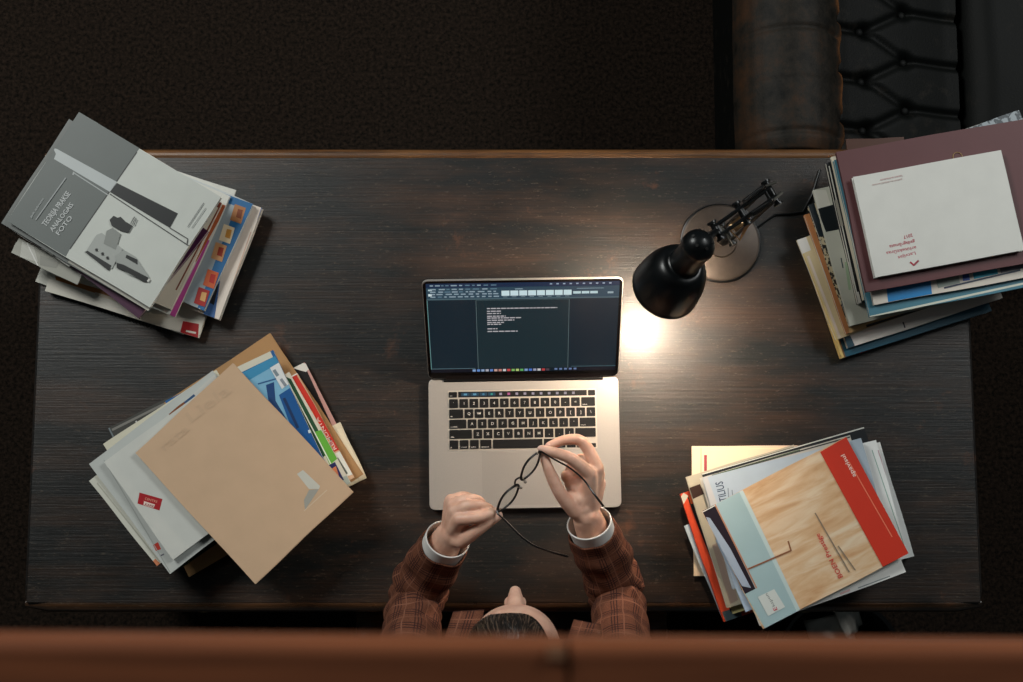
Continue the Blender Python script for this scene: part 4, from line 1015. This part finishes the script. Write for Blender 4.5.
def HP(x, y, z): return RH @ Vector((x, y, z)) + HC
# nose
c = cr([(0, .078, .012, .0100), (0, .087, -.006, .0135), (0, .098, -.022, .0130), (0, .108, -.035, .0102)], 5)
body.tube([HP(*q[:3]) for q in c], [(q[3], q[3]) for q in c], n=14); body.ball(HP(0, .1100, -.036), .0098)
for s in (-1, 1): body.ball(HP(s * .0115, .0925, -.041), (.0066, .0100, .0070))
# lips, chin, ears
body.tube([HP(-.024, .080, -.066), HP(-.010, .0885, -.063), HP(0, .0895, -.064), HP(.010, .0885, -.063), HP(.024, .080, -.066)], [.002, .0048, .005, .0048, .002], n=10)
body.tube([HP(-.022, .080, -.070), HP(-.008, .0875, -.0735), HP(.008, .0875, -.0735), HP(.022, .080, -.070)], [.002, .0055, .0055, .002], n=10)
for s in (-1, 1):
    body.tube([HP(s * .072, -.002, -.040), HP(s * .079, -.008, -.02), HP(s * .084, -.014, .004), HP(s * .080, -.008, .018), HP(s * .074, .004, .012)], [.006, .006, .0055, .0055, .005], n=10)
    body.ball(HP(s * .074, -.004, -.008), (.006, .013, .024))
me = bpy.data.meshes.new('b'); me.from_pydata([tuple(v) for v in body.v], [], body.f); tmp = bpy.data.objects.new('b', me); C.objects.link(tmp)
md = tmp.modifiers.new('r', 'REMESH'); md.mode = 'VOXEL'; md.voxel_size = .0022; md.use_smooth_shade = True
md = tmp.modifiers.new('s', 'SMOOTH'); md.factor = .5; md.iterations = 4
dg = bpy.context.evaluated_depsgraph_get(); dg.update(); bm_ = bpy.data.meshes.new_from_object(tmp.evaluated_get(dg)); bpy.data.objects.remove(tmp)
bm_.name = 'body'; bm_.materials.clear(); bm_.materials.append(SKIN)
bm_.transform(parent_matrix(person).inverted()); bo = bpy.data.objects.new('body', bm_); C.objects.link(bo); bo.parent = person
bm_.polygons.foreach_set('use_smooth', [True] * len(bm_.polygons))
# nails
NAIL = mat((232, 190, 172), .25)
mb = MB()
for H in (rh_, lh_):
    for k in ('thumb', 'index', 'middle'):
        a, b = P3(*H[k][2]), P3(*H[k][3]); d = (b - a).normalized(); up = (Vector((0, 0, 1)) - d * d.z).normalized()
        R3 = Matrix((d, up.cross(d), up)).transposed(); mb.ball(b + d * .001 + up * (rad[k][3] * .72), (.0055, .0048, .0022), NAIL, n=12, rot=R3)
mb.build('fingernails', person, smooth=True)
# eyes and brows
for s in (-1, 1):
    mb = MB(); ec = HP(s * .031, .0680, -.004); mb.ball(ec, .0115, mat((226, 222, 216), .2), n=20); mb.ball(ec + RH @ Vector((0, .0065, -.002)), .0062, mat((70, 48, 30), .15), n=16); mb.ball(ec + RH @ Vector((0, .0108, -.003)), .0022, mat((6, 6, 6), .1), n=12); mb.build('eye', person, smooth=True)
    mb = MB(); mb.tube([HP(s * .016, .0850, .014), HP(s * .030, .0810, .018), HP(s * .048, .0690, .013)], [.002, .003, .0014], mat((44, 32, 24), .7), n=8); mb.build('eyebrow', person, smooth=True)
# hair
HAIR = bpy.data.materials.new('hair'); HAIR.use_nodes = True
nt = HAIR.node_tree; b = nt.nodes['Principled BSDF']; oi = node(nt, 'ShaderNodeTexCoord'); n = node(nt, 'ShaderNodeTexNoise', Scale=160, Detail=2); nt.links.new(oi.outputs['Object'], n.inputs['Vector'])
r = ramp(nt, n.outputs['Fac'], [(.3, (16, 12, 10)), (.62, (30, 23, 19)), (.78, (54, 42, 34))]); nt.links.new(r.outputs[0], b.inputs['Base Color']); b.inputs['Roughness'].default_value = .38
mb = MB(); hn = 60; hvv = []; hff = []
def hair_front(th):      # lowest polar angle reached by the hair: short over the face, full behind
    y = math.sin(th); 
    if y > 0: return math.radians(88 - 30 * y ** .7 - 24 * math.cos(th) * (1 - abs(y) ** 3) - 3)
    return math.radians(88 + 48 * (-y) ** .7)
for j in range(25):
    for i in range(hn):
        th = 2 * PI * i / hn; ph = hair_front(th) * j / 24
        p = headpt(th, max(ph, .001)); g = 1.055 + .012 * noise.noise(Vector((math.cos(th) * 3, math.sin(th) * 3, j * .1))); 
        if j == 24: g = .985
        hvv.append(RH @ (p * g) + HC)
hff = [(j * hn + i, (j + 1) * hn + i, (j + 1) * hn + (i + 1) % hn, j * hn + (i + 1) % hn) for j in range(24) for i in range(hn)]
mb.add(hvv, hff, HAIR)
R = random.Random(11); HS = [mat((20, 15, 13), .35), mat((30, 23, 19), .35), mat((40, 31, 25), .35), mat((84, 68, 56), .35), mat((26, 20, 17), .3), mat((18, 14, 12), .35), mat((34, 26, 21), .35)]
for q in range(700):
    th = R.uniform(0, 2 * PI); hi = hair_front(th); pts = []
    a0 = R.uniform(.05, .6); part = math.radians(70)
    swirl = R.uniform(.3, .9) * (1 if th < PI / 2 or th > 1.5 * PI else -1)
    for k in range(7):
        f = a0 + (1.0 - a0) * k / 6; t2 = th + swirl * (f - a0) + .25 * (1 - f) * (1 if math.cos(th) > .2 else -1)
        p = headpt(t2, min(hair_front(t2), hi) * f); g = 1.062 + .012 * math.sin(PI * f) + R.uniform(0, .008); 
        if k == 6: g = 1.0
        pts.append(RH @ (p * g) + HC)
    mb.tube(pts, [.0004, .0011, .0015, .0016, .0014, .0010, .0004], R.choice(HS), n=5)
# tied knot at the back
mb.ball(HP(0, -.112, .01), (.036, .03, .034), HAIR, n=20)
mb.build('hair', person, smooth=True)

# clothes: loft with uv
def cloth_tube(name, ctrl, n=48, sub=14, m=PLAID, folds=None, inner=True, parent=person, up=(0, 0, 1), thick=.003):
    c = cr(ctrl, sub); N = len(c); P = [Vector(q[:3]) for q in c]
    u = Vector(up); V = []; U = []; ln = 0
    Lt = sum((P[i + 1] - P[i]).length for i in range(N - 1))
    for i in range(N):
        t = (P[min(i + 1, N - 1)] - P[max(i - 1, 0)]).normalized(); a = t.cross(u).normalized(); b_ = a.cross(t).normalized(); u = b_
        if i: ln += (P[i] - P[i - 1]).length
        for k in range(n):
            an = 2 * PI * k / n; ra, rb = c[i][3], c[i][4]
            r_ = folds(ln / Lt, an) if folds else 0
            V.append(P[i] + a * ((ra + r_) * math.cos(an)) + b_ * ((rb + r_) * math.sin(an))); U.append((an / (2 * PI) * 2 * PI * .05, ln))
    fs = []; uvs = []
    per = 2 * PI * .05
    for i in range(N - 1):
        for k in range(n):
            k2 = (k + 1) % n; fs.append((i * n + k, i * n + k2, (i + 1) * n + k2, (i + 1) * n + k))
            uu = [U[i * n + k], (U[i * n + k][0] + per / n, U[i * n + k][1]), (U[i * n + k][0] + per / n, U[(i + 1) * n + k][1]), U[(i + 1) * n + k]]; uvs += uu
    M = parent_matrix(parent).inverted(); me = bpy.data.meshes.new(name); me.from_pydata([tuple(M @ v) for v in V], [], fs)
    l = me.uv_layers.new(name='UVMap')
    for i_, uv in enumerate(uvs): l.data[i_].uv = uv
    me.materials.append(m); me.polygons.foreach_set('use_smooth', [True] * len(me.polygons))
    o = bpy.data.objects.new(name, me); C.objects.link(o); o.parent = parent
    if thick:
        s = o.modifiers.new('thickness', 'SOLIDIFY'); s.thickness = thick; s.offset = -1
    return o
def sleeve(W, E, S, sgn):
    d = (W - E).normalized()
    def folds(f, an):
        v = 0
        # bunching at the bend of the elbow and soft rings down the forearm
        v += .0085 * math.exp(-((f - .60) / .18) ** 2) * math.sin(f * 70 + 2.6 * math.sin(an + sgn) + 1.6 * math.cos(2 * an + f * 5)) * (.55 + .45 * math.sin(an * 2 + f * 11))
        v += .0022 * math.sin(f * 46 + 2.2 * math.cos(an * 1 + 1.3)) * (1 if f < .93 else .2)
        v += .0055 * noise.noise(Vector((math.cos(an) * 1.6, math.sin(an) * 1.6, f * 9 + sgn)))
        return v
    end = W - d * .030
    ctrl = [tuple(S + Vector((-sgn * .02, 0, -.01))) + (.064, .070), tuple(S.lerp(E, .30) + Vector((sgn * .002, 0, 0))) + (.054, .060), tuple(S.lerp(E, .72) + Vector((sgn * .002, 0, .004))) + (.046, .050), tuple(E + Vector((sgn * .001, -.008, .003))) + (.044, .047),
            tuple(E.lerp(W, .30)) + (.046, .044), tuple(E.lerp(W, .62)) + (.044, .040), tuple(end) + (.041, .037)]
    o = cloth_tube('jacket_sleeve', ctrl, folds=folds, up=(0, 1, 0), sub=18, n=64)
    cuff = [tuple(W - d * .055) + (.036, .033), tuple(W - d * .03) + (.0365, .0335), tuple(W - d * .018) + (.037, .034), tuple(W - d * .007) + (.0375, .0345)]
    cloth_tube('shirt_cuff', cuff, m=SHIRT, up=(0, 1, 0), sub=6, thick=.0025)['label'] = 'white shirt cuff'
sleeve(WR, ER, SR, 1); sleeve(WL, EL_, SL, -1)
# jacket body
def tf(f, an): return .004 * noise.noise(Vector((math.cos(an) * 2.5, math.sin(an) * 2.5, f * 6)))
ctrl = [(0, -.43, .46, .19, .15), (0, -.42, .62, .175, .135), (0, -.385, .80, .180, .130), (0, -.325, .93, .190, .132), (0, -.300, 1.02, .180, .118), (0, -.315, 1.075, .150, .092), (0, -.305, 1.105, .088, .074)]
cloth_tube('jacket_body', ctrl, folds=tf, up=(0, 1, 0), sub=10, n=80, thick=.004)
# lapels and shirt collar
def lapel(s, q):
    V = []; U = []; nn = 12; kk = 6
    for i in range(nn + 1):
        f = i / nn; a = q[0].lerp(q[3], f); b = q[1].lerp(q[2], f)
        for k in range(kk + 1):
            g = k / kk; V.append(a.lerp(b, g) + Vector((0, 0, .006 * math.sin(PI * g)))); U.append((g * (b - a).length + .007, f * (q[3] - q[0]).length))
    fs = [(i * (kk + 1) + k, i * (kk + 1) + k + 1, (i + 1) * (kk + 1) + k + 1, (i + 1) * (kk + 1) + k) for i in range(nn) for k in range(kk)]
    M = parent_matrix(person).inverted(); me = bpy.data.meshes.new('lapel'); me.from_pydata([tuple(M @ v) for v in V], [], fs); l = me.uv_layers.new(name='UVMap')
    for p in me.polygons:
        for li in p.loop_indices: l.data[li].uv = U[me.loops[li].vertex_index]
    me.materials.append(PLAID); me.polygons.foreach_set('use_smooth', [True] * len(me.polygons)); o = bpy.data.objects.new('lapel', me); C.objects.link(o); o.parent = person
    sm = o.modifiers.new('thickness', 'SOLIDIFY'); sm.thickness = .004
lapel(-1, [at(454, 613, 1.0), at(484, 611, 1.0), at(474, 668, 1.11), at(438, 660, 1.09)])
lapel(1, [at(574, 621, 1.0), at(600, 626, 1.0), at(606, 668, 1.09), at(558, 668, 1.11)])

cloth_tube('shirt_collar', [(0, -.305, 1.07, .072, .066), (0, -.285, 1.095, .068, .064), (0, -.275, 1.115, .066, .063)], m=SHIRT, up=(0, 1, 0), sub=6, thick=.003)['label'] = 'white shirt collar'
TR = mat((26, 26, 30), .8, 0, .1, 200)
for s in (-1, 1):
    cloth_tube('trouser_leg', [(s * .085, -.46, .52, .10, .098), (s * .10, -.25, .545, .092, .088), (s * .127, -.02, .545, .075, .074), (s * .133, .02, .48, .07, .072), (s * .136, .015, .30, .066, .066), (s * .132, .03, .10, .058, .058)], m=TR, up=(1, 0, 0), sub=8)
    mb = MB(); c = cr([(s * .13, -.045, .05, .036, .045), (s * .132, .0, .052, .043, .050), (s * .14, .08, .042, .047, .040), (s * .146, .15, .036, .044, .033), (s * .148, .205, .028, .025, .02)], 5)
    mb.tube([Vector(q[:3]) for q in c], [(q[3], q[4]) for q in c], m=mat((22, 16, 12), .35), n=22); mb.build('shoe', person, smooth=True)

# ================================================================ GLASSES
HRp = at(541, 451, 1.030); HLp = at(497.5, 513, 1.018)
gx = (HRp - HLp); GW = gx.length; gx.normalize()
tdir = at(599, 513, 1.085) - HRp; tdir = (tdir - gx * tdir.dot(gx)).normalized()
gz = gx.cross(tdir).normalized()
if gz.z < 0: gz = -gz
mid_ = (HRp + HLp) / 2
gl = empty('eyeglasses', mid_, 0, 'thin black rimmed eyeglasses held open between both hands', 'glasses')
GB = mat((14, 13, 13), .28, 0, .05); LENS = bpy.data.materials.new('lens_glass'); LENS.use_nodes = True
bl = LENS.node_tree.nodes['Principled BSDF']; bl.inputs['Transmission Weight'].default_value = 1; bl.inputs['Roughness'].default_value = .02; bl.inputs['IOR'].default_value = 1.1; bl.inputs['Base Color'].default_value = (.93, .95, .95, 1)
def G(x, y, z): return mid_ + gx * x - tdir * (-z) + gz * y     # z runs back along the temples
def lens_outline(cx, s):
    P = []
    for i in range(36):
        a = 2 * PI * i / 36; rx, ry = .0262, .0205
        k = 1 + .05 * math.cos(4 * a); P.append((cx + rx * k * math.cos(a), ry * k * math.sin(a) + .002 * math.cos(a) * s))
    return P
fr = MB()
for s in (-1, 1):
    cx = s * (GW / 2 - .031); O = lens_outline(cx, s); cv = lambda x: -.0 + .25 * 0
    pts = [G(x, y, .0) for x, y in O]; fr.tube(pts + [pts[0]], .0021, GB, n=8, up=tuple(tdir))
    fr.tube([G(cx + s * .023, .006, 0), G(s * (GW / 2 - .002), .008, .001), G(s * GW / 2, .008, .006)], [.0018, .0022, .0022], GB, n=8)
bx = GW / 2 - .031 - .024
fr.tube([G(-bx - .001, .003, 0), G(-bx * .5, .009, -.002), G(0, .0105, -.003), G(bx * .5, .009, -.002), G(bx + .001, .003, 0)], .0017, GB, n=8, up=tuple(tdir))
fr.build('frame', gl, smooth=True)
for s in (-1, 1):
    cx = s * (GW / 2 - .031); O = lens_outline(cx, s); l = MB(); l.add([G(x, y, .0004) for x, y in O] + [G(x, y, -.0004) for x, y in O], [tuple(range(36)), tuple(range(71, 35, -1))] + [(i, i + 36, (i + 1) % 36 + 36, (i + 1) % 36) for i in range(36)], LENS); l.build('lens', gl)
    p = MB(); p.ball(G(s * (bx - .003), -.004, .007), (.0028, .0028, .0042), mat((150, 140, 130), .3), n=12); p.tube([G(s * (bx + .001), .002, .001), G(s * (bx - .002), -.002, .006)], .0009, STEEL, n=6); p.build('nose_pad', gl, smooth=True)
    h = MB(); x = s * GW / 2
    pp = [(x, .008, .006), (x + s * .002, .008, .03), (x + s * .006, .009, .065), (x + s * .004, .0095, .095), (x - s * .002, .007, .115), (x - s * .008, -.001, .131), (x - s * .013, -.012, .143)]
    c = cr(pp, 5); h.tube([G(*q) for q in c], [(.0016, .0023) if i < 22 else (.002, .0028) for i in range(len(c))], GB, n=8); h.build('temple', gl, smooth=True)

# ================================================================ CHAIR
CHW = desk_wood((70, 44, 24), (120, 80, 44), .4, 'chairw', .5)
ch = empty('armchair', (0, -.45, 0), 0, 'brown wooden armchair the person sits on at the desk', 'chair')
mb = MB(); V = rrect(.50, .46, .05, 0, -.42); mb.prism(V, .395, .430); mb.build('seat', ch, m=CHW, bevel=.008)
for sx_ in (-1, 1):
    for sy_ in (-1, 1):
        mb = MB(); x = sx_ * .255; y = -.42 + sy_ * .2; top = .64 if sy_ > 0 else .98
        mb.tube([(x, y, 0), (x, y, .42), (x, y - (.03 if sy_ < 0 else 0), top)], [.015, .02, .016], CHW, n=14); mb.build('leg', ch, smooth=True)
    mb = MB(); mb.tube([(sx_ * .265, -.64, .655), (sx_ * .275, -.40, .66), (sx_ * .272, -.16, .655), (sx_ * .266, -.135, .645)], [(.022, .012), (.026, .013), (.026, .013), (.018, .010)], CHW, n=16); mb.build('armrest', ch, smooth=True)
mb = MB(); mb.tube([(-.25, -.64, .93), (0, -.67, .94), (.25, -.64, .93)], [(.014, .045)] * 3, CHW, n=14)
for i in range(5): mb.tube([(-.16 + i * .08, -.62, .43), (-.16 + i * .08, -.655, .92)], .008, CHW, n=10)
mb.build('backrest', ch, smooth=True)

# ================================================================ WASTE BASKET with papers below the right pile
wc = at(838, 660, .30)
wb = empty('waste_basket', (wc.x, wc.y, 0), 0, 'black waste basket on the floor in front of the desk right side', 'waste basket')
mb = MB(); mb.lathe([(.001, 0), (.10, 0), (.105, .01), (.13, .32), (.134, .325), (.134, .33), (.126, .325), (.10, .012), (.001, .010)], (wc.x, wc.y, 0), (0, 0, 1), mat((16, 17, 18), .5), 48, cap0=False, cap1=False); mb.build('bin', wb, smooth=True)
def crumple(cx, cy, cz, w, h, rot, tilt, sd_, label):
    mb = MB(); V = []; n = 10
    Rm = Matrix.Rotation(rot, 3, 'Z') @ Matrix.Rotation(tilt, 3, 'X')
    for j in range(n + 1):
        for i in range(n + 1):
            u = i / n - .5; v = j / n - .5; V.append(Rm @ Vector((u * w, v * h, .012 * noise.noise(Vector((u * 3 + sd_, v * 3, sd_))) + .03 * u * v)) + Vector((cx, cy, cz)))
    mb.add(V, [(j * (n + 1) + i, j * (n + 1) + i + 1, (j + 1) * (n + 1) + i + 1, (j + 1) * (n + 1) + i) for j in range(n) for i in range(n)], mat((206, 200, 190), .8))
    o = mb.build('paper_sheet', None, smooth=True); s = o.modifiers.new('t', 'SOLIDIFY'); s.thickness = .0006
    me = o.data; c0 = Vector((cx, cy, cz)); me.transform(Matrix.Translation(-c0)); o.location = c0
    tag(o, label, 'paper'); return o
p1 = at(853, 616, .345); crumple(p1.x, p1.y, .30, .05, .12, .5, .7, 2, 'small folded white paper leaning upright in the waste basket')
p2 = at(836, 636, .30); crumple(p2.x, p2.y, .26, .10, .09, .3, .25, 5, 'crumpled white paper sheet lying flat in the waste basket')

# ================================================================ GALLERY RAILING (close to the camera, out of focus)
RW = bpy.data.materials.new('varnished_brown_wood'); RW.use_nodes = True
nt = RW.node_tree; b = nt.nodes['Principled BSDF']; tc = node(nt, 'ShaderNodeTexCoord'); mp = node(nt, 'ShaderNodeMapping'); mp.inputs['Scale'].default_value = (3, 60, 60); nt.links.new(tc.outputs['Object'], mp.inputs[0])
n = node(nt, 'ShaderNodeTexNoise', Scale=1.5, Detail=6, Roughness=.6); nt.links.new(mp.outputs[0], n.inputs['Vector'])
r = ramp(nt, n.outputs['Fac'], [(.3, (106, 58, 33)), (.7, (150, 86, 52))]); nt.links.new(r.outputs[0], b.inputs['Base Color']); b.inputs['Roughness'].default_value = .5
RZ = CAMZ - .50
ry = at(511, 641, RZ).y
rl = empty('balcony_railing', (0, ry - .06, RZ - .8), math.radians(-.4), 'brown varnished wooden balcony railing, blurred along the bottom of the frame', 'railing')
def rbar(xa, xb):
    mb = MB(); prof3 = [(0, -.014), (0, -.004), (-.001, -.001), (-.0045, 0), (-.0060, -.0004), (-.03, -.0022), (-.13, -.0098), (-.145, -.014), (-.15, -.024), (-.15, -.07), (-.14, -.075), (-.02, -.05), (-.004, -.044), (0, -.03)]
    n_ = len(prof3); V = [(x_, .06 + a, .8 + z_) for x_ in (xa, xb) for a, z_ in prof3]
    mb.add(V, [tuple(range(n_)), tuple(range(2 * n_ - 1, n_ - 1, -1))] + [(k, (k + 1) % n_, n_ + (k + 1) % n_, n_ + k) for k in range(n_)], RW)
    return mb.build('top_rail', rl, world=False, smooth=True)
rbar(-1.6, .0185); rbar(.0200, 1.6)
mb = MB(); mb.box((.0192, .06 - .03, .768), (.0012, .05, .044), mat((60, 40, 26), .6)); mb.box((.0150, .06 - .0040, .7995), (.006, .0050, .004), mat((128, 88, 62), .5)); j_ = mb.build('rail_joint', rl, world=False, bevel=.0008); j_['label'] = 'pale filled joint between two rail lengths'
for i in range(13):
    mb = MB(); x = -1.5 + i * .25; mb.lathe([(.014, 0), (.02, .03), (.012, .08), (.018, .3), (.022, .38), (.014, .5), (.02, .66), (.014, .76)], (x, -.05, .0), (0, 0, 1), RW, 20); mb.build('baluster', rl, world=False, smooth=True)
mb = MB(); mb.box((0, -.05, -.02), (3.2, .06, .04)); mb.build('bottom_rail', rl, world=False, m=RW, bevel=.003)
mb = MB(); mb.box((0, ry - .06 - .66, RZ - .8 - .09), (3.6, 1.3, .10)); bal = mb.build('trim_gallery', m=DARKW); bal['kind'] = 'structure'

# ================================================================ LIGHT
def area(name, loc, size, e, col, target=(0, .3, .75), spread=None):
    l = bpy.data.lights.new(name, 'AREA'); l.shape = 'RECTANGLE'; l.size = size[0]; l.size_y = size[1]; l.energy = e; l.color = col
    o = bpy.data.objects.new(name, l); C.objects.link(o); o.location = loc
    d = Vector(target) - Vector(loc); o.rotation_euler = d.to_track_quat('-Z', 'Y').to_euler()
    if spread: l.spread = spread
    return o
area('ceiling_light', (-2.5, 2.5, 3.9), (1.3, 1.3), 108, (.99, 1, .96))
area('right_fill_light', (2.9, 2.3, 3.9), (1.3, 1.3), 76, (.98, 1, .98))  # unseen soft fill lamp added at the back right, not a window
w = bpy.data.worlds.new('world'); bpy.context.scene.world = w; w.use_nodes = True
w.node_tree.nodes['Background'].inputs[0].default_value = (.6, .75, .8, 1); w.node_tree.nodes['Background'].inputs[1].default_value = .05
sc = bpy.context.scene
sc.view_settings.view_transform = 'Standard'; sc.view_settings.look = 'None'; sc.view_settings.exposure = 0; sc.view_settings.gamma = 1; sc.view_settings.use_curve_mapping = False
sc.cycles.use_denoising = True; sc.cycles.max_bounces = 8
sc.cycles.sample_clamp_indirect = 4
